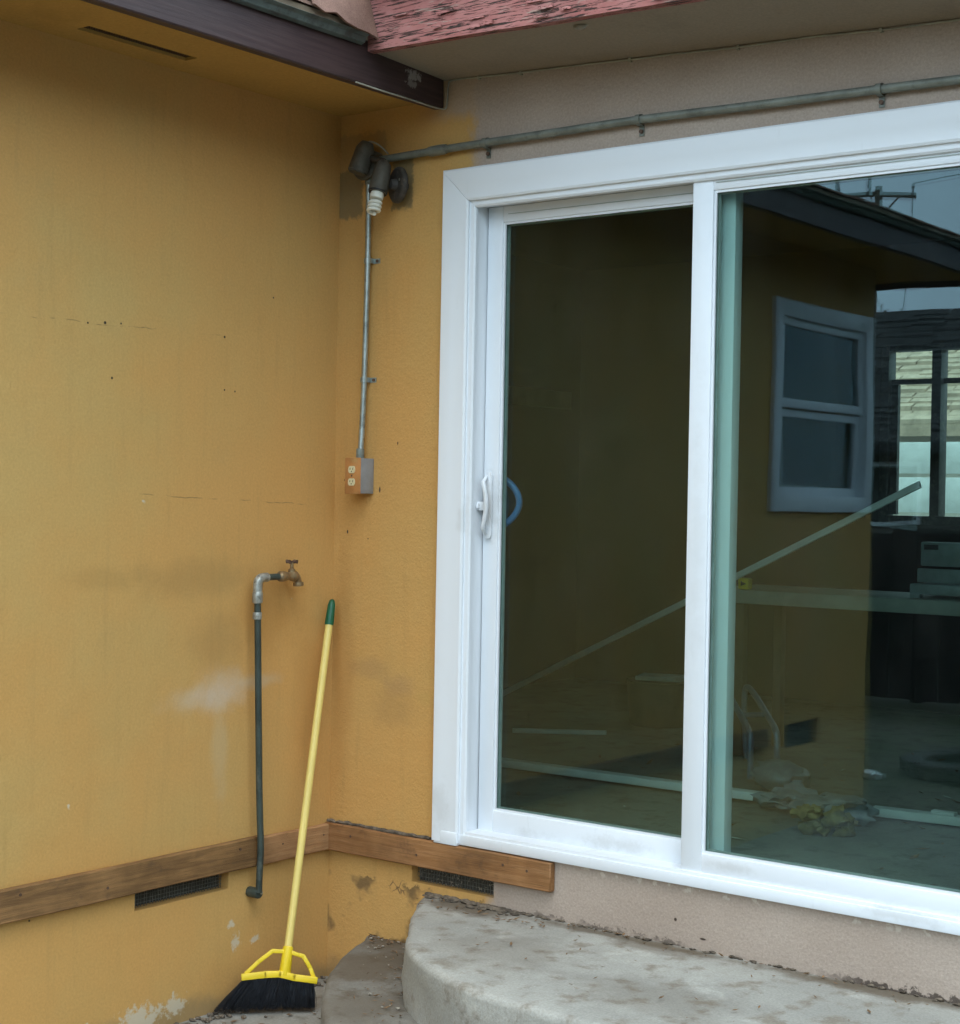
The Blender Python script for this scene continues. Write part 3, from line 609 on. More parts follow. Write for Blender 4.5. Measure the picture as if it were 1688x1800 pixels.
# inner panel (slides, left) and outer panel (right)
def leaf(x0, x1, z0, z1, ya, yb, sl, sr, rb, rt, nm):
    st = []
    st.append(MB().box((x0, ya, z0), (x0 + sl, yb, z1)).build('stile', 'vinyl', door, bevel=.003))
    st.append(MB().box((x1 - sr, ya, z0), (x1, yb, z1)).build('stile', 'vinyl', door, bevel=.003))
    MB().box((x0 + sl - .001, ya + .0012, z0), (x1 - sr + .001, yb - .001, z0 + rb)).build('rail', 'vinyl', door, bevel=.003)
    MB().box((x0 + sl - .001, ya + .0012, z1 - rt), (x1 - sr + .001, yb - .001, z1)).build('rail', 'vinyl', door, bevel=.003)
    gx0, gx1, gz0, gz1 = x0 + sl, x1 - sr, z0 + rb, z1 - rt
    # glazing bead
    rect_frame(MB(), mapB, (gx0 - .002, gx1 + .002, gz0 - .002, gz1 + .002), (gx0 + .007, gx1 - .007, gz0 + .007, gz1 - .007), ya + .006, ya + .012).build('glazing_bead', 'vinyl', door)
    rect_frame(MB(), mapB, (gx0 - .002, gx1 + .002, gz0 - .002, gz1 + .002), (gx0 + .004, gx1 - .004, gz0 + .004, gz1 - .004), ya + .0125, ya + .016).build('gasket', 'rubber', door)
    rect_frame(MB(), mapB, (gx0 - .002, gx1 + .002, gz0 - .002, gz1 + .002), (gx0 + .010, gx1 - .010, gz0 + .010, gz1 - .010), ya + .020, ya + .030).build('spacer', 'spacer', door)
    for y, mt in ((ya + .0175, 'glass_out'), (ya + .0325, 'glass_in')):
        MB().add([(gx0 - .001, y, gz0 - .001), (gx1 + .001, y, gz0 - .001), (gx1 + .001, y, gz1 + .001), (gx0 - .001, y, gz1 + .001)], [(0, 1, 2, 3)]).build('glass_pane', mt, door)
    return st
leaf(.582, 1.452, .043, 1.9812, .050, .094, .057, .102, .068, .049, 'in')
leaf(1.345, 2.251, .043, 1.984, -.004, .042, .066, .075, .056, .038, 'out')
# raised grey strips drawing a thin joint shadow on the rails under the head
MB().box((1.42, -.0062, 1.966), (2.17, -.0045, 1.9675)).build('joint_shadow_strip', 'spacer', door)
MB().box((.66, .0478, 1.955), (1.34, .0495, 1.9565)).build('joint_shadow_strip', 'spacer', door)
# black strip standing in for the shadow gap between jamb and sliding leaf
MB().box((.5785, .088, .05), (.5815, .092, 1.97)).build('joint_shadow_strip', 'rubber', door)
# handles
hp = MB(); hp.prism([(.594, 0, .962), (.600, 0, .953), (.614, 0, .953), (.620, 0, .962), (.620, 0, 1.150), (.614, 0, 1.160), (.600, 0, 1.160), (.594, 0, 1.150)], (0, .049, 0), (0, .040, 0))
hnd = hp.build('handle', 'vinyl', door, bevel=.002)
arc = [(.600 + .020 * math.sin(math.pi * t), .040 - .024 * min(1, 9 * t, 9 * (1 - t)), .968 + .178 * t) for t in [i / 18 for i in range(19)]]
hm = MB().tube(arc, [.006 + .003 * math.sin(math.pi * i / 18) for i in range(19)], 10); hm.build('handle', 'vinyl', door, smooth=60)
lt = MB().box((.578, .022, 1.040), (.606, .042, 1.068)); lt.box((.582, .012, 1.046), (.590, .024, 1.062)); lt.build('latch', 'vinyl', door, bevel=.003)
arc = [(.604 + .058 * math.sin(math.pi * t) ** .7, .100 + .030 * math.sin(math.pi * t) ** .5, .99 + .155 * t) for t in [i / 16 for i in range(17)]]
ih = MB().tube(arc, .0105, 10).build('inner_handle', 'blue', door, smooth=60); tag(ih, 'blue inner pull handle seen through the glass')

# ================================================================== CONCRETE STEPS
steps = thing('concrete_steps', 'two rounded grey concrete steps below the patio door', 'steps', (1.45, -.4, GZ))
def step(name, pts, ztop, zbot, rnd=.022, seed=0, mat='concrete'):
    line = catmull([(x, y, 0) for x, y in pts], 7); n = len(line); m = MB(); rings = []
    nor = []
    for i in range(n):
        t = (line[min(i + 1, n - 1)] - line[max(i - 1, 0)]).normalized(); nor.append(Vector((t.y, -t.x, 0)))     # outward (right of travel when going -y then +x)
    prof_ = [(0, zbot)] + [(0, zbot + (ztop - rnd - zbot) * k / 4) for k in range(1, 5)] + [(-rnd * (1 - math.cos(a)), ztop - rnd + rnd * math.sin(a)) for a in (R(22), R(45), R(68), R(90))] + [(-rnd - .05, ztop)]
    vs = []
    for i in range(n):
        for j, (u, z) in enumerate(prof_):
            k = .010 * noise.noise(Vector((line[i].x * 7, line[i].y * 7, z * 9 + seed))) + .004 * noise.noise(Vector((line[i].x * 25, line[i].y * 25, z * 30 + seed)))
            p = line[i] - nor[i] * (u if SGN > 0 else -u) * 1.0 + nor[i] * k
            if p.y > .02: p.y = .02
            vs.append((p.x, p.y, z + (k * .4 if j > 4 else 0) - (.0 if j < len(prof_) - 1 else .001)))
    q = len(prof_); fs = [(i * q + j, (i + 1) * q + j, (i + 1) * q + j + 1, i * q + j + 1) for i in range(n - 1) for j in range(q - 1)]
    fs.append(tuple(i * q + q - 1 for i in range(n)))
    m.add(vs, fs); return m.build(name, mat, steps, smooth=60)
SGN = -1
up_pts = [(.405, .02), (.441, -.057), (.53, -.20), (.608, -.305), (.70, -.432), (.774, -.51), (.926, -.614), (1.14, -.705), (1.304, -.730), (1.55, -.735), (1.80, -.71), (2.10, -.62), (2.35, -.42), (2.5, -.15), (2.54, .02)]
lo_pts = [(.160, .02), (.19, -.04), (.287, -.247), (.44, -.485), (.616, -.685), (.75, -.81), (.95, -.93), (1.25, -1.02), (1.55, -1.05), (1.9, -1.02), (2.3, -.88), (2.62, -.6), (2.8, -.25), (2.86, .02)]
step('upper_step', up_pts, -.172, -.36, seed=2); tag(step('lower_step', lo_pts, -.344, -.53, seed=5, mat='dirty'), 'dirty brown stained lower step')
# broken mortar fillet between the upper step and the wall
m = MB()
for k in range(260):
    x = random.uniform(.43, .84) if k < 170 else random.uniform(.8, 2.3); s_ = random.uniform(.004, .011) * (1.25 if x < .75 else .8)
    m.blob((x, -.002 - abs(random.gauss(0, .022 if x < .8 else .006)), -.172 + s_ * .2), s_, 1, .7, 2.6, (1.5, 1.0, .5), k)
mo = m.build('mortar_fillet', 'grit', steps, smooth=70); tag(mo, kind='stuff')

# ================================================================== LAMP, CONDUITS, OUTLET
lampo = thing('light_fixture', 'grey twin flood lamp holder with spiral bulb under the eave corner', 'lamp', (.17, 0, 2.05))
def disc(c, ax, r, th, n=20):
    c = Vector(c); ax = Vector(ax).normalized(); return MB().tube([c, c + ax * th], r, n)
m = MB(); m.tube([(.15, -.001, 2.150), (.15, -.042, 2.150)], .050, 8); m.build('junction_box', 'lamp', lampo, bevel=.004)
m = MB(); m.tube([(.15, -.042, 2.150), (.15, -.050, 2.150)], .054, 20); m.build('box_cover', 'lamp', lampo, bevel=.002)
# left holder, empty, turned to the wall
a = Vector((.172, -.060, 2.212)); d = Vector((-.20, -.22, -.95)).normalized()
m = MB().tube([a, a + d * .012, a + d * .024, a + d * .098, a + d * .104, a + d * .085], [.020, .026, .031, .033, .030, .026], 18, True); m.build('lamp_holder', 'lamp', lampo, smooth=40)
# centre holder with the bulb
a = Vector((.248, -.066, 2.132)); d = Vector((.02, -.30, -.94)).normalized()
m = MB().tube([a - d * .012, a, a + d * .012, a + d * .095, a + d * .10, a + d * .08], [.014, .024, .027, .031, .029, .026], 20, True); m.build('lamp_holder', 'lamp', lampo, smooth=40)
MB().tube([(.15, -.05, 2.16), (.19, -.06, 2.160), (.246, -.064, 2.142)], .012, 10).build('swivel_arm', 'lampdark', lampo, smooth=60)
bl = a + d * .098
MB().tube([bl - d * .012, bl + d * .001], [.030, .0295], 20).build('gasket', 'black', lampo)
m = MB().tube([bl, bl + d * .008, bl + d * .022, bl + d * .026], [.020, .022, .021, .013], 18); bulb = m.build('spiral_bulb', 'bulb', lampo, smooth=50)
u = d.orthogonal().normalized(); w = d.cross(u); hel = []
for i in range(70):
    t = i / 69; an = t * 2 * math.pi * 3.4; r_ = .0175 * min(1, .55 + t * 3, .4 + (1 - t) * 5); hel.append(bl + d * (.027 + .043 * t) + (u * math.cos(an) + w * math.sin(an)) * r_)
MB().tube(hel, .0058, 8).build('spiral_tube', 'bulb', bulb, smooth=60)
# old round mounting plate, edge on
c = Vector((.291, -.004, 2.068)); pn = Vector((-.36, -.93, 0)); c = Vector((.282, -.026, 2.070)); m = MB().tube([c, c + pn * .010, c + pn * .016], [.058, .058, .050], 24); pl = m.build('mounting_plate', 'lampdark', lampo, bevel=.002)
MB().tube([c + pn * .015, c + pn * .034], [.020, .015], 14).build('swivel_socket', 'lampdark', lampo, smooth=40)
MB().tube([(.282, -.001, 2.070), tuple(c + pn * .002)], .018, 12).build('plate_stem', 'lampdark', lampo, smooth=40)
disc(tuple(c + pn * .0155 + Vector((.026, -.01, .012))), tuple(pn), .004, .002, 8).build('screw', 'zinc', lampo)
m = MB().tube(catmull([(.155, -.05, 2.20), (.175, -.055, 2.216), (.205, -.045, 2.205), (.235, -.03, 2.175)], 6), .0028, 6); m.build('lead_wire', 'cable', lampo, smooth=60)

# vertical conduit
vc = thing('vertical_conduit', 'thin galvanised conduit running down the corner from lamp to outlet box', 'conduit', (.122, -.02, 1.20))
pts = [(.150, -.026, 2.12), (.1495, -.024, 2.0), (.147, -.021, 1.85), (.1425, -.020, 1.6), (.139, -.021, 1.4), (.137, -.026, 1.26), (.137, -.030, 1.215)]
MB().tube(catmull(pts, 4), .0092, 14).build('tube', 'galv', vc, smooth=60)
MB().tube([(.1365, -.030, 1.232), (.1365, -.030, 1.200)], [.0135, .0135], 12).build('connector', 'galvpaint', vc, bevel=.002)
MB().tube([(.150, -.0255, 2.115), (.1495, -.0245, 2.085)], .0135, 12).build('connector', 'galvpaint', vc, bevel=.002)
for x, z in ((.147, 1.84), (.1395, 1.455)):
    m = MB(); a_ = [(x + .0125 * math.cos(t), -.021 + .0125 * math.sin(t) * -1, 0) for t in [math.pi * i / 8 for i in range(9)]]
    m.prism([Vector(p) for p in ([(x - .0125, -.0, 0)] + a_[::-1] + [(x + .0125, -.002, 0), (x + .036, -.002, 0), (x + .036, -.0005, 0), (x + .011, -.0005, 0)] + [(x + .0108 * math.cos(t), -.021 - .0108 * math.sin(t), 0) for t in [math.pi * i / 8 for i in range(9)]] + [(x - .0108, 0, 0)])], (0, 0, z - .008), (0, 0, z + .008))
    m.build('strap', 'galv', vc); disc((x + .025, -.002, z), (0, -1, 0), .005, .003, 10).build('screw', 'iron', vc)
# horizontal conduit
hc = thing('horizontal_conduit', 'long grey conduit strapped to the wall above the patio door', 'conduit', (1.2, -.02, 2.16))
pts = [(.19, -.030, 2.158), (.27, -.026, 2.161), (.43, -.022, 2.1645), (.62, -.020, 2.1665), (.9, -.021, 2.167), (1.172, -.019, 2.168), (1.55, -.021, 2.160), (1.9, -.019, 2.155), (2.3, -.02, 2.148), (3.4, -.02, 2.14)]
MB().tube(catmull(pts, 5), .0122, 14).build('tube', 'galvpaint', hc, smooth=60)
MB().tube([(.398, -.0225, 2.1640), (.41, -.0225, 2.1642), (.455, -.0215, 2.165), (.467, -.0215, 2.1652)], [.0145, .0165, .0165, .0145], 14).build('coupling', 'galvpaint', hc, smooth=30)
for x, z in ((.62, 2.1665), (1.172, 2.168), (1.904, 2.155)):
    m = MB(); r_ = .0138; cyc = -.0195
    a_ = [(0, cyc - r_ * math.sin(t), z + r_ * math.cos(t)) for t in [math.pi * i / 8 for i in range(9)]]; b_ = [(0, cyc - (r_ + .0018) * math.sin(t), z + (r_ + .0018) * math.cos(t)) for t in [math.pi * i / 8 for i in range(9)]]
    m.prism([(0, -.0, z + r_)] + a_ + [(0, -.0025, z - r_), (0, -.0025, z - .044), (0, -.0045, z - .044), (0, -.0045, z - r_ - .003)] + b_[::-1] + [(0, 0, z + r_ + .002)], (x - .008, 0, 0), (x + .008, 0, 0))
    m.build('strap', 'galvpaint', hc); disc((x, -.0045, z - .031), (0, -1, 0), .006, .006, 10).build('screw', 'iron', hc)

# outlet box
ob = thing('outlet_box', 'small grey outlet box with orange painted front and two cream sockets', 'outlet', (.14, -.035, 1.085))
MB().box((.1085, -.064, 1.086), (.171, 0, 1.2)).build('box', 'greybox', ob, bevel=.003)
cv = MB().box((.107, -.070, 1.0845), (.1725, -.0645, 1.2015)).build('cover_plate', 'orange', ob, bevel=.002)
for z in (1.123, 1.163):
    m = MB(); poly = [(.138 + .0145 * math.cos(t), 0, z + max(-.0115, min(.0115, .0155 * math.sin(t)))) for t in [2 * math.pi * i / 20 for i in range(20)]]
    m.prism(poly, (0, -.0698, 0), (0, -.0725, 0)); rc = m.build('socket', 'cream', ob)
    sl_ = MB()
    for x in (.132, .1435): sl_.box((x - .001, -.0729, z - .001), (x + .001, -.0723, z + .006))
    sl_.tube([(.138, -.0723, z - .006), (.138, -.0729, z - .006)], .0022, 8); sl_.build('slots', 'black', rc)
disc((.138, -.070, 1.143), (0, -1, 0), .003, .0015, 8).build('screw', 'iron', ob)

# cable stapled along the eave
cb = thing('eave_cable', 'thin pale cable stapled along the soffit edge and round the dark fascia end', 'cable', (.45, 0, 2.3))
pts = [(.444, -.42, 2.293), (.445, -.30, 2.291), (.444, -.18, 2.292), (.446, -.06, 2.290), (.450, -.014, 2.293), (.456, -.009, 2.31), (.459, -.008, 2.36), (.465, -.008, 2.378), (.50, -.008, 2.380), (.58, -.009, 2.375), (.74, -.008, 2.366), (.95, -.008, 2.358), (1.13, -.008, 2.348), (1.30, -.007, 2.341), (1.48, -.008, 2.330), (1.70, -.008, 2.324), (1.90, -.008, 2.311), (2.1, -.008, 2.304), (2.4, -.008, 2.290)]
MB().tube(catmull(pts, 5), .0027, 6).build('cable', 'cable', cb, smooth=60)
for p in ((.58, 2.375), (.74, 2.366), (1.13, 2.348), (1.48, 2.330), (1.90, 2.311)): MB().box((p[0] - .004, -.012, p[1] - .006), (p[0] + .004, -.001, p[1] + .006)).build('staple', 'cable', cb)

# ================================================================== TAP
tap = thing('water_tap', 'brass garden tap on a dark green standpipe against the ochre wall', 'tap', (.045, -.37, -.175))
pts = [(.045, -.366, -.165), (.045, -.364, -.10), (.046, -.362, -.02), (.047, -.368, .06), (.046, -.374, .2), (.046, -.385, .5), (.045, -.392, .74)]
MB().tube(catmull(pts, 4), .0104, 14).build('pipe', 'pipe', tap, smooth=60)
MB().tube([(.045, -.3925, .69), (.045, -.3925, .712)], .0142, 14).build('coupling', 'zinc', tap, bevel=.002)
MB().tube([(.045, -.3925, .74), (.045, -.3925, .745), (.045, -.3925, .772), (.045, -.3925, .777)], [.014, .0165, .0165, .014], 14).build('coupling', 'zinc', tap, smooth=30)
MB().tube(catmull([(.045, -.3925, .768), (.045, -.3925, .795), (.045, -.389, .811), (.045, -.375, .8185), (.045, -.352, .8195)], 4), .0145, 14).build('elbow', 'zinc', tap, smooth=60)
MB().tube([(.045, -.36, .8195), (.045, -.295, .8205)], .0105, 12).build('nipple', 'pipe', tap, smooth=60)
fb = MB().tube(catmull([(.045, -.302, .8205), (.045, -.292, .8205), (.045, -.275, .8205), (.045, -.258, .8205), (.045, -.240, .821), (.045, -.226, .818), (.045, -.216, .807), (.045, -.212, .795)], 3), [.0115, .0135, .0165, .0165, .0165, .0165, .016, .0145, .013, .0125, .0135, .016, .0175, .018, .017, .0155, .0145, .0135, .0125, .012, .0125, .0135][:22], 14)
fbo = fb.build('tap_body', 'brass', tap, smooth=60)
MB().tube([(.045, -.2125, .800), (.045, -.2115, .788)], [.0165, .0170], 14).build('spout', 'brass', tap, bevel=.0015)
MB().tube([(.045, -.243, .828), (.045, -.243, .842), (.045, -.243, .845), (.045, -.243, .866)], [.012, .011, .006, .0055], 12).build('stem', 'brass', tap, smooth=40)
m = MB()
for k in range(4):
    an = R(20) + k * math.pi / 2; dv = Vector((math.cos(an), math.sin(an), 0)); c = Vector((.045, -.243, .864)); m.tube([c, c + dv * .012 + Vector((0, 0, .003)), c + dv * .019 + Vector((0, 0, .002))], [.0035, .0045, .0068], 8)
m.build('tap_handle', 'iron', tap, smooth=60)
MB().tube([(.047, -.365, -.168), (.030, -.365, -.168), (.0, -.365, -.168)], [.0165, .0165, .0165], 14).build('elbow', 'pipe', tap, bevel=.003)
MB().tube([(.0455, -.358, -.166), (.0495, -.358, -.166)], .006, 8).build('plug', 'zinc', tap)

# ================================================================== BROOM
T = Vector((.034, -.040, .738)); Gd = Vector((.160, -.382, GZ)); ax = (Gd - T).normalized(); Ltot = (Gd - T).length
side = Vector((.68, .73, 0)); side = (side - ax * side.dot(ax)).normalized(); fr = ax.cross(side).normalized()
br = thing('broom', 'angle broom with yellow handle and black bristles leaning in the corner', 'broom', Gd)
at = lambda s, u=0, w=0: T + ax * s + side * u + fr * w
HB = Ltot - .195
h_ = MB().tube([at(.07), at(.3), at(HB + .03)], [.0125, .0125, .0125], 14).build('handle', 'yellow', br, smooth=60)
MB().tube([at(0), at(.004), at(.02), at(.078), at(.086)], [.004, .009, .0125, .0148, .0142], 14).build('grip', 'green', h_, smooth=40)
m = MB()
m.tube([at(HB - .005), at(HB + .0), at(HB + .085)], [.015, .0165, .0185], 14)
def strip(pts, w, th):
    P_ = [Vector((a, b, 0)) for a, b in pts]
    for i in range(len(P_) - 1):
        d_ = (P_[i + 1] - P_[i]).normalized(); nn = Vector((-d_.y, d_.x, 0)) * w; a0, b0 = P_[i] - d_ * w * .6, P_[i + 1] + d_ * w * .6
        ring = [at(p.x, p.y, -th) for p in (a0 - nn, b0 - nn, b0 + nn, a0 + nn)]; ring2 = [at(p.x, p.y, th) for p in (a0 - nn, b0 - nn, b0 + nn, a0 + nn)]
        m.add(ring + ring2, [(0, 3, 2, 1), (4, 5, 6, 7), (0, 1, 5, 4), (1, 2, 6, 5), (2, 3, 7, 6), (3, 0, 4, 7)])
# (s along handle, u sideways)
strip([(HB + .012, -.010), (HB + .014, -.046), (HB + .05, -.085), (HB + .088, -.118)], .0065, .011)
strip([(HB + .012, .010), (HB + .018, .035), (HB + .020, .050), (HB + .052, .075), (HB + .080, .090)], .0065, .011)
strip([(HB + .100, -.125), (HB + .086, -.06), (HB + .080, -.015), (HB + .086, .03), (HB + .088, .096)], .0105, .017)
m.build('broom_head', 'yplast', br, bevel=.003, seg=2)
bm_ = MB()
for k in range(2600):
    t = random.random(); u0 = -.122 + .214 * t; s0 = HB + .098 - .012 * math.sin(math.pi * t) + .006 * (1 - t); w0 = random.uniform(-.014, .014)
    fl = (t - .5); u1 = u0 * 1.16 - .018 * (1 - t) ** 2 - .030 * (1 - t) + random.gauss(0, .004); w1 = w0 * 1.6 + random.gauss(0, .004)
    a0 = at(s0, u0, w0); e1 = at(Ltot - .0, u1, w1); kz = (a0.z - GZ - .004) / max(1e-3, (a0.z - e1.z)); kz *= random.uniform(.86, 1.0)
    e1 = a0 + (e1 - a0) * kz; mid = (a0 + e1) / 2 + side * random.gauss(0, .0015); wd = random.uniform(.0007, .0014); sv_ = side * wd; fv = fr * wd
    bm_.add([a0 - sv_, a0 + sv_, a0 + fv, mid - sv_, mid + sv_, mid + fv, e1], [(0, 1, 4, 3), (1, 2, 5, 4), (2, 0, 3, 5), (3, 4, 6), (4, 5, 6), (5, 3, 6)])
tag(bm_.build('bristles', 'bristle', br), kind='stuff')

# ================================================================== SMALL LITTER
def litter(name, label, spots, mat, zt, seed, leafy=True):
    random.seed(seed); m = MB()
    for (x, y, s_) in spots:
        z = zt(x, y); a = random.uniform(0, 6.28)
        if leafy:
            l = s_; w_ = s_ * random.uniform(.15, .45); d1 = Vector((math.cos(a), math.sin(a), 0)); d2 = Vector((-d1.y, d1.x, 0)); c = Vector((x, y, z + .002)); h1 = random.uniform(0, .35) * l
            m.add([c - d1 * l * .5, c - d2 * w_ * .5 + Vector((0, 0, h1 * .4)), c + d1 * l * .5 + Vector((0, 0, h1)), c + d2 * w_ * .5 + Vector((0, 0, h1 * .5)), c + Vector((0, 0, -.001 + h1 * .1))], [(0, 1, 4), (1, 2, 4), (2, 3, 4), (3, 0, 4)])
        else: m.blob((x, y, z + s_ * .25), s_ * .5, 1, .5, 2.5, (1.2, .9, .6), x * 31 + y)
    o = m.build(name, mat); return tag(o, label, 'litter', kind='stuff')
rs = random.Random(3)
ct = lambda zz: (lambda x, y: zz)
sp = [(rs.uniform(.75, 2.15), -.02 - .6 * rs.random() ** 3, rs.uniform(.005, .03) * rs.uniform(.5, 1)) for _ in range(95)] + [(.45 + rs.random() * .5, -.05 - rs.random() * .1, rs.uniform(.01, .03)) for _ in range(40)]
sp = [p for p in sp if not (p[0] < .8 and p[1] < -.35)]
litter('leaf_litter', 'scraps of dry leaf scattered on the upper concrete step', sp, 'leafdry', ct(-.170), 5)
sp = []
while len(sp) < 170:
    x = rs.uniform(.2, .85); lo_ = -.04 - 1.375 * (x - .19); hi_ = min(-.01, -.057 - 1.36 * (x - .441)); t = rs.random() ** .6
    y = lo_ + .03 + (hi_ - lo_ - .03) * t
    sp.append((x, y, rs.uniform(.007, .026)))
litter('leaf_litter', 'dry leaf scraps and twigs strewn on the lower concrete step', sp[:110], 'leafdry', ct(-.342), 6)
litter('grit_litter', 'pale and brown grit strewn on the lower concrete step', [(a, b, c * rs.uniform(.2, .5)) for a, b, c in sp[120:]], 'palechip', ct(-.343), 8, False)
sp = [(abs(rs.gauss(0, .05)) + .005, -rs.uniform(.02, .9), rs.uniform(.006, .03)) for _ in range(160)]
litter('dirt_litter', 'dark dirt crumbs along the foot of the ochre wall', [(a, b, c * .8) for a, b, c in sp], 'grit', ct(GZ), 9, False)
sp = [(rs.uniform(.01, .35), -rs.uniform(.3, 1.0), rs.uniform(.01, .035)) for _ in range(60)]
litter('leaf_litter', 'dry leaf scraps on the ground by the ochre wall', sp, 'leafdry', ct(GZ + .002), 10)

# ================================================================== INSIDE THE ROOM (seen through the glass)
FZ = .03
def mk(m, name, mat, label, cat, origin, bevel=0, smooth=None, group=None):
    return tag(m.build(name, mat, origin=origin, bevel=bevel, smooth=smooth), label, cat, group)
# white lengths of trim on the floor
for a, b, lab in (((-.25, 1.085), (1.035, 1.125), 'long white trim strip lying on the room floor, left length'), ((1.40, 1.153), (2.3, 1.25), 'white trim strip lying on the room floor, right length')):
    d_ = (Vector(b) - Vector(a)).normalized(); n_ = Vector((-d_.y, d_.x)) * .028
    m = MB().prism([(a[0] - n_.x, a[1] - n_.y, 0), (b[0] - n_.x, b[1] - n_.y, 0), (b[0] + n_.x, b[1] + n_.y, 0), (a[0] + n_.x, a[1] + n_.y, 0)], (0, 0, FZ + .012), (0, 0, FZ + .040))
    mk(m, 'trim_strip', 'white', lab, 'trim strip', (a[0], a[1], FZ), bevel=.003)
mk(MB().box((1.60, 1.16, FZ + .041), (1.68, 1.19, FZ + .052)), 'trim_offcut', 'white', 'short white offcut resting on the right floor strip', 'offcut', (1.64, 1.17, FZ + .04), bevel=.002)
mk(MB().box((-.7, 2.02, FZ), (-.28, 2.05, FZ + .018), Matrix.Rotation(R(35), 3, 'Z'), (-.5, 2.03, FZ)), 'trim_offcut', 'white', 'thin pale strip far left on the room floor', 'offcut', (-.5, 2.03, FZ), bevel=.002)
# leaning strip
p1 = Vector((-1.323, 2.56, .045)); p2 = Vector((.353, 2.0, .748)); d_ = p2 - p1
m = MB(); e1 = p1 + d_ * 1.58; sd_ = Vector((0, 0, 1)).cross(d_).normalized(); u_ = d_.normalized().cross(sd_).normalized()
ring = [sd_ * .006 + u_ * .013, sd_ * -.006 + u_ * .013, sd_ * -.006 - u_ * .013, sd_ * .006 - u_ * .013]
m.add([p1 + r for r in ring] + [e1 + r for r in ring], [(0, 1, 2, 3), (7, 6, 5, 4)] + [(k, (k + 1) % 4, 4 + (k + 1) % 4, 4 + k) for k in range(4)])
mk(m, 'leaning_strip', 'bright', 'long pale strip leaning diagonally across the workbench indoors', 'strip', tuple(p1), bevel=.002)
# workbench
wb = thing('workbench', 'pale workbench board on legs inside the room', 'workbench', (1.1, 2.25, FZ))
MB().box((.26, 2.0, .664), (2.3, 2.45, .72)).build('bench_top', 'bench', wb, bevel=.004)
for x in (.40, 2.1):
    for y in (2.06, 2.40): MB().box((x - .02, y - .02, FZ), (x + .02, y + .02, .663)).build('leg', 'carton', wb, bevel=.003)
tp = thing('tape_measure', 'yellow tape measure standing on the workbench end', 'tape measure', (.43, 2.03, .72))
MB().box((.405, 2.01, .7205), (.455, 2.05, .768)).build('case', 'yplast', tp, bevel=.008)
MB().prism([(.422, 0, .735), (.446, 0, .744), (.422, 0, .755)], (0, 2.0095, 0), (0, 2.006, 0)).build('badge', 'black', tp)
sw = thing('miter_saw', 'pale grey power saw standing on the workbench', 'saw', (1.3, 2.2, .72))
MB().box((1.12, 2.08, .735), (1.50, 2.36, .775)).build('base', 'tool', sw, bevel=.006)
for x in (1.14, 1.46):
    for y in (2.10, 2.34): MB().box((x - .02, y - .015, .7205), (x + .02, y + .015, .7345)).build('foot', 'tool', sw)
MB().box((1.10, 2.20, .776), (1.56, 2.225, .83)).build('fence', 'tool', sw, bevel=.003)
m = MB().prism([(1.10, 0, .84), (1.42, 0, .84), (1.36, 0, .90), (1.30, 0, .935), (1.10, 0, .935)], (0, 2.23, 0), (0, 2.30, 0)); m.build('blade_guard', 'tool', sw, bevel=.006)
MB().box((1.115, 2.226, .905), (1.175, 2.2295, .925)).build('handle_slot', 'black', sw, bevel=.002)
MB().tube([(1.38, 2.28, .85), (1.52, 2.28, .87)], .045, 16).build('motor', 'tool', sw, bevel=.006)
# tube framed stool
ts = thing('tube_stool', 'blue grey bent tube frame stool inside the room', 'stool', (.70, 1.60, FZ))
for dx, dy in ((0, 0), (.06, .10)):
    pts = [(.44 + dx, 1.84 + dy, FZ + .01), (.43 + dx, 1.83 + dy, .28), (.47 + dx, 1.80 + dy, .33), (.66 + dx, 1.62 + dy, .235), (.71 + dx, 1.56 + dy, .215), (.73 + dx, 1.54 + dy, .18), (.735 + dx, 1.535 + dy, FZ + .005)]
    MB().tube(catmull(pts, 5), .0125, 10).build('leg_frame', 'tube', ts, smooth=60)
MB().tube([(.62, 1.66, .253), (.68, 1.76, .253)], .011, 10).build('cross_bar', 'tube', ts, smooth=60)
# bag, insulation, bucket, scraps
m = MB().blob((.93, 1.40, FZ + .055), .10, 3, .45, 3.2, (1.15, .8, .55), 4); mk(m, 'plastic_bag', 'bag', 'crumpled pale plastic bag on the room floor', 'bag', (.93, 1.4, FZ), smooth=60)
m = MB()
for k in range(26): m.blob((1.10 + .34 * k / 26 + random.uniform(-.02, .02), 1.03 + random.uniform(-.05, .05), FZ + .025 + random.uniform(0, .045)), random.uniform(.022, .05), 2, .95, 2.6, (1.6, 1.0, .55), k * 3.3)
mk(m, 'insulation_batt', 'bag', 'long tuft of whitish insulation lying over the floor strip', 'insulation', (1.28, 1.03, FZ), smooth=60)
m = MB()
for k in range(30): m.blob((1.41 + random.uniform(-.07, .07), .80 + random.uniform(-.05, .05), FZ + .012 + random.uniform(0, .07)), random.uniform(.012, .032), 2, .95, 2.8, (1.1, 1, .8), k * 5.1)
mk(m, 'insulation_tuft', 'insul', 'torn clump of yellow insulation on the room floor', 'insulation', (1.40, .8, FZ), smooth=60)
m = MB(); n_ = 24; c = Vector((-.33, 2.62, FZ)); m.tube([c, c + Vector((0, 0, .02)), c + Vector((0, 0, .20)), c + Vector((0, 0, .21)), c + Vector((0, 0, .19))], [.135, .14, .155, .158, .14], n_)
bk = thing('bucket', 'brown tub with pale papers on top on the room floor', 'tub', tuple(c)); m.build('tub', 'carton', bk, smooth=40)
MB().box((-.42, 2.54, .2415), (-.2, 2.70, .262), Matrix.Rotation(R(18), 3, 'Z'), (-.3, 2.6, .24)).build('papers', 'paper', bk, bevel=.004)
sc_ = [(rs.uniform(.0, 2.3), rs.uniform(.25, 2.6), rs.uniform(.015, .055)) for _ in range(70)]
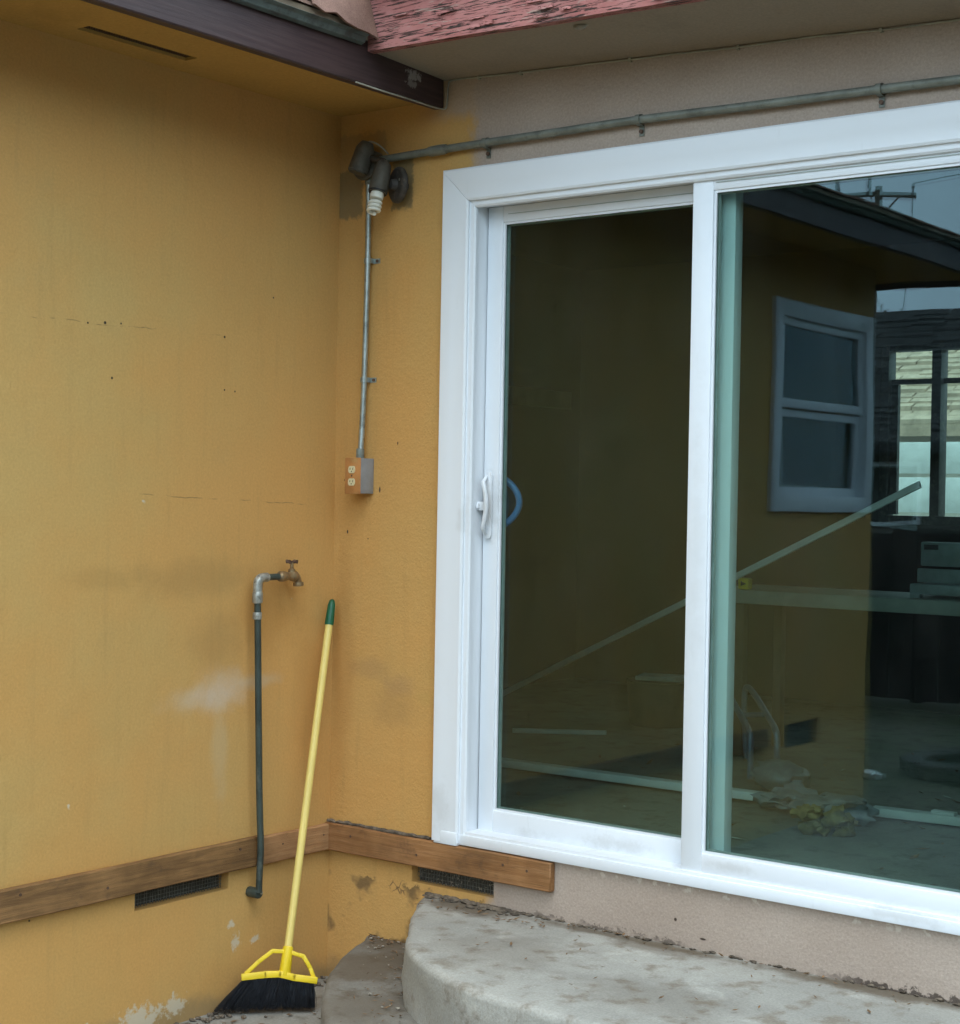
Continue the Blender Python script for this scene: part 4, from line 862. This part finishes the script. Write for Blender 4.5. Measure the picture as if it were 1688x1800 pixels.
litter('floor_scraps', 'scraps and shavings strewn over the room floor', sc_, 'leafdry', ct(FZ), 12)
litter('floor_scraps', 'pale paper scraps strewn over the room floor', [(rs.uniform(.4, 2.2), rs.uniform(.3, 2.2), rs.uniform(.02, .06)) for _ in range(12)], 'paper', ct(FZ), 13)

# ================================================================== THE YARD (seen in the glass)
tr = thing('tire', 'old black tire lying flat on the patio past the house corner', 'tire', (.10, -5.40, GZ))
m = MB(); vs = []; NT, NP = 48, 14
prof_ = [(.20, .03), (.22, .0), (.29, -.002), (.325, .02), (.335, .06), (.335, .12), (.325, .16), (.29, .182), (.22, .18), (.20, .15), (.215, .14), (.27, .15), (.27, .03), (.215, .04)]
for i in range(NT):
    a = 2 * math.pi * i / NT
    for r_, z in prof_: vs.append((.10 + (.06 + r_) * math.cos(a), -5.40 + (.06 + r_) * math.sin(a), GZ + .003 + z * .62))
fs = [(i * NP + k, ((i + 1) % NT) * NP + k, ((i + 1) % NT) * NP + (k + 1) % NP, i * NP + (k + 1) % NP) for i in range(NT) for k in range(NP)]
m.add(vs, fs).build('carcass', 'tire', tr, smooth=40)
m = MB()
for i in range(60):
    a = 2 * math.pi * i / 60; c_, s_ = math.cos(a), math.sin(a)
    m.box((.10 + .393, -5.40 - .009, GZ + .02), (.10 + .401, -5.40 + .009, GZ + .096), Matrix.Rotation(a, 3, 'Z'), (.10, -5.40, 0))
m.build('tread', 'tire', tr)
mk(MB().box((-.42, -5.0, GZ + .001), (-.24, -4.93, GZ + .03), Matrix.Rotation(R(40), 3, 'Z'), (-.33, -4.96, 0)), 'wood_offcut', 'white', 'short pale offcut on the patio beside the tire', 'offcut', (-.33, -4.96, GZ), bevel=.003)

def neighbour(name, label, x0, x1, y0, y1, zw_, zrg, mroof, mwall, wins, ridge='x'):
    h = thing(name, label, 'house', ((x0 + x1) / 2, (y0 + y1) / 2, GZ))
    MB().box((x0, y0, GZ - .1), (x1, y1, zw_)).build('wall', mwall, h)
    ov = .5; ym = (y0 + y1) / 2; run = (y1 - y0) / 2 + ov; sl_ = (zrg - zw_ + .05) / run
    m = MB(); m.prism([(0, y0 - ov, zw_ - .05), (0, ym, zrg), (0, y1 + ov, zw_ - .05), (0, y1 + ov, zw_ - .17), (0, ym, zrg - .12), (0, y0 - ov, zw_ - .17)], (x0 - ov, 0, 0), (x1 + ov, 0, 0)); rf = m.build('roof', mroof, h)
    # shingle courses on the face that is seen
    sgn = 1 if y1 < 0 else -1; n = 24 if sgn > 0 else 40; ye = y1 + ov if sgn > 0 else y0 - ov; wid = .62 if sgn > 0 else .34; rr = random.Random(4)
    jl = MB()
    for r in range(n):
        t0 = r / n; t1 = (r + 1) / n; ya = ye + (ym - ye) * t0; yb = ye + (ym - ye) * (t1 + .02); za = zw_ - .05 + (zrg - zw_ + .05) * t0; zb = zw_ - .05 + (zrg - zw_ + .05) * (t1 + .02)
        x = x0 - ov + rr.uniform(-.3, 0)
        while x < x1 + ov:
            w_ = wid * rr.uniform(.7, 1.25); a_, b_ = max(x, x0 - ov), min(x + w_ - .02, x1 + ov); x += w_
            if b_ - a_ < .05: continue
            k = rr.uniform(.025, .07)
            jl.add([(a_, ya, za + .004), (b_, ya, za + .004), (b_, yb, zb + .006), (a_, yb, zb + .006), (a_, ya - sgn * -.0, za + k), (b_, ya, za + k), (b_, yb, zb + .012), (a_, yb, zb + .012)], [(0, 3, 2, 1), (4, 5, 6, 7), (0, 1, 5, 4), (1, 2, 6, 5), (2, 3, 7, 6), (3, 0, 4, 7)])
    tag(jl.build('shingle_courses', mroof, rf), kind='stuff')
    yf = y1 if sgn > 0 else y0
    for (a, b, c, d) in wins:
        f = MB(); lo, hi = sorted((yf - .02 * sgn, yf + .05 * sgn))
        for r in ((a, a + .07, c, d), (b - .07, b, c, d), (a + .07, b - .07, c, c + .07), (a + .07, b - .07, d - .07, d), ((a + b) / 2 - .03, (a + b) / 2 + .03, c + .07, d - .07)): f.box((r[0], lo, r[2]), (r[1], hi, r[3]))
        fo = f.build('window', 'white', h); y = yf + .015 * sgn
        for p, q_ in ((a + .07, (a + b) / 2 - .03), ((a + b) / 2 + .03, b - .07)):
            MB().box((p, min(yf + .004 * sgn, y), c + .07), (q_, max(yf + .004 * sgn, y), d - .07)).build('pane', 'dark', fo)
    return h
neighbour('neighbour_house', 'single storey house with dark shingle roof across the yard', -16.0, 4.0, -31.0, -22.0, 2.05, 4.80, 'shB', 'stucco_grey', [(-9, -7.2, .7, 1.75), (-5.5, -3.6, .7, 1.75), (-1.5, .3, .7, 1.75)])
neighbour('neighbour_house', 'house with tan shingle roof seen through the back window', -14.0, 3.0, 12.5, 20.5, 1.95, 4.6, 'shC', 'stucco_pale', [(-5.2, -3.6, .5, 1.5), (-1.4, .2, .5, 1.5)])
fe = thing('white_fence', 'low white two board fence behind the house', 'fence', (-2, 8.5, GZ))
for z0, z1 in ((1.02, 1.30), (1.33, 1.58)): MB().box((-8, 8.5, z0), (4, 8.53, z1)).build('fence_board', 'white', fe, bevel=.004)
for k in range(7): MB().box((-8 + k * 2 - .045, 8.531, GZ), (-8 + k * 2 + .045, 8.62, 1.55)).build('post', 'white', fe, bevel=.004)
yf = thing('yard_fence', 'dark brown board fence across the yard before the neighbouring house', 'fence', (-1.5, -8.6, GZ))
rr = random.Random(21)
for k in range(44): MB().box((-6.0 + k * .2 + .004, -8.60 + rr.uniform(-.004, .004), GZ + .03), (-6.0 + k * .2 + .194, -8.578, .86 + rr.uniform(-.03, .03))).build('fence_board', 'fence', yf)
for z in (-.25, .55): MB().box((-6.0, -8.645, z), (2.8, -8.606, z + .09)).build('rail', 'fence', yf)
for k in range(5): MB().box((-6.0 + k * 2.18, -8.74, GZ), (-5.91 + k * 2.18, -8.648, .80)).build('post', 'fence', yf)
# utility poles and lines
poles = []
def pole(x, y, hz, label, rot=38, sc=1.0):
    p = thing('utility_pole', label, 'utility pole', (x, y, GZ), 'utility poles behind the neighbouring house')
    MB().tube([(x, y, GZ), (x, y, hz * .5), (x, y, hz - .55)], [.15, .13, .11], 12).build('mast', 'pole', p, smooth=60)
    d_ = Vector((math.cos(R(rot)), math.sin(R(rot)), 0)); c = Vector((x, y, hz - .75)); n_ = Vector((-d_.y, d_.x, 0))
    a, b = c - d_ * 1.22, c + d_ * 1.22; ring = [n_ * .05 + Vector((0, 0, .07)), n_ * -.05 + Vector((0, 0, .07)), n_ * -.05 + Vector((0, 0, -.07)), n_ * .05 + Vector((0, 0, -.07))]
    o_ = n_ * .17
    MB().add([a + o_ + r for r in ring] + [b + o_ + r for r in ring], [(0, 1, 2, 3), (7, 6, 5, 4)] + [(k, (k + 1) % 4, 4 + (k + 1) % 4, 4 + k) for k in range(4)]).build('crossarm', 'pole', p)
    tops = []
    for t in (-1.12, .25, 1.12):
        q_ = c + o_ + d_ * t; hh = .62 if t > 0 else .35; MB().tube([q_ + Vector((0, 0, .0705)), q_ + Vector((0, 0, .2)), q_ + Vector((0, 0, .22)), q_ + Vector((0, 0, hh))], [.03, .03, .06, .05], 10).build('insulator', 'tool', p, smooth=40); tops.append(q_ + Vector((0, 0, hh)))
    MB().tube([c + d_ * -.7 + o_, Vector((x, y, hz - 1.5))], .03, 6).build('brace', 'iron', p); MB().tube([c + d_ * .7 + o_, Vector((x, y, hz - 1.5))], .03, 6).build('brace', 'iron', p)
    return tops
tA_ = pole(-17.5, -42.8, 11.15, 'utility pole with tall insulators standing behind the dark roof', 142)
tB_ = pole(-46.0, -108.0, 15.6, 'far utility pole small above the dark roof line', 142)
tC_ = pole(20, -16, 11.5, 'utility pole out to the right of the yard', 142)
for k in range(3):
    for (a, b, nm) in ((tA_[k], tB_[k], 'far'), (tA_[k], tC_[k], 'near')):
        n_ = 24; pts = [a + (b - a) * (i / n_) - Vector((0, 0, 4 * (.9 if nm == 'near' else 1.4) * (i / n_) * (1 - i / n_))) for i in range(n_ + 1)]
        mk(MB().tube(pts, .016, 6, False), 'power_line', 'wire', ['leftmost', 'middle', 'rightmost'][k] + {'far': ' power line from the insulator pole to the far pole', 'near': ' power line crossing the yard from the insulator pole'}[nm], 'power line', tuple(a), group='power lines ' + nm)
# trees right of the yard, row lengthened and thickened to block low sky light
def tree(x, y, h, r, label, seed):
    rr = random.Random(seed); t = thing('tree', label, 'tree', (x, y, GZ))
    m = MB(); m.tube([(x, y, GZ), (x + .05, y, GZ + h * .25), (x + .1, y + .1, GZ + h * .5), (x, y, GZ + h * .8)], [.22, .17, .12, .04], 10); cl = []
    for k in range(9):
        a = rr.uniform(0, 6.28); z = GZ + h * rr.uniform(.3, .7); e = Vector((x + r * .7 * math.cos(a), y + r * .7 * math.sin(a), z + h * .2)); m.tube([(x + .08, y + .05, z), tuple((Vector((x, y, z)) + e) / 2 + Vector((0, 0, .15))), tuple(e)], [.07, .045, .015], 6)
    m.build('trunk', 'bark', t, smooth=60); m = MB()
    for k in range(34): 
        a = rr.uniform(0, 6.28); q_ = r * math.sqrt(rr.random()) * .85; cl.append((Vector((x + q_ * math.cos(a), y + q_ * math.sin(a), GZ + h * (.25 + .7 * rr.random() * (1 - .4 * q_ / r)))), r * rr.uniform(.22, .4)))
    for k in range(9000):
        c, q_ = rr.choice(cl); d_ = Vector((rr.gauss(0, 1), rr.gauss(0, 1), rr.gauss(0, .8))).normalized() * q_ * rr.random() ** .4; p = c + d_; u = Vector((rr.gauss(0, 1), rr.gauss(0, 1), rr.gauss(0, 1))).normalized(); v = u.orthogonal().normalized(); s_ = rr.uniform(.07, .14)
        m.add([p - u * s_, p + v * s_ * .5, p + u * s_, p - v * s_ * .5], [(0, 1, 2, 3)])
    tag(m.build('crown', 'leaf', t), kind='stuff')
for k, (x, y, h, r, lab) in enumerate(((10.5, 4.6, 5.6, 2.5, 'bushy green tree in the sky blocking row right of the yard, first from the house'), (11.5, .6, 5.2, 2.6, 'rounded green tree in the sky blocking row right of the yard, second from the house'),
        (10.5, -3.6, 6.0, 2.6, 'tall green tree in the sky blocking row right of the yard, third from the house'), (11.0, -8.2, 5.4, 2.7, 'spreading green tree in the sky blocking row right of the yard, fourth from the house'), (9.5, -13.0, 6.0, 2.8, 'tall green tree in the sky blocking row right of the yard, furthest from the house'))):
    tree(x, y, h, r, lab, k + 1)
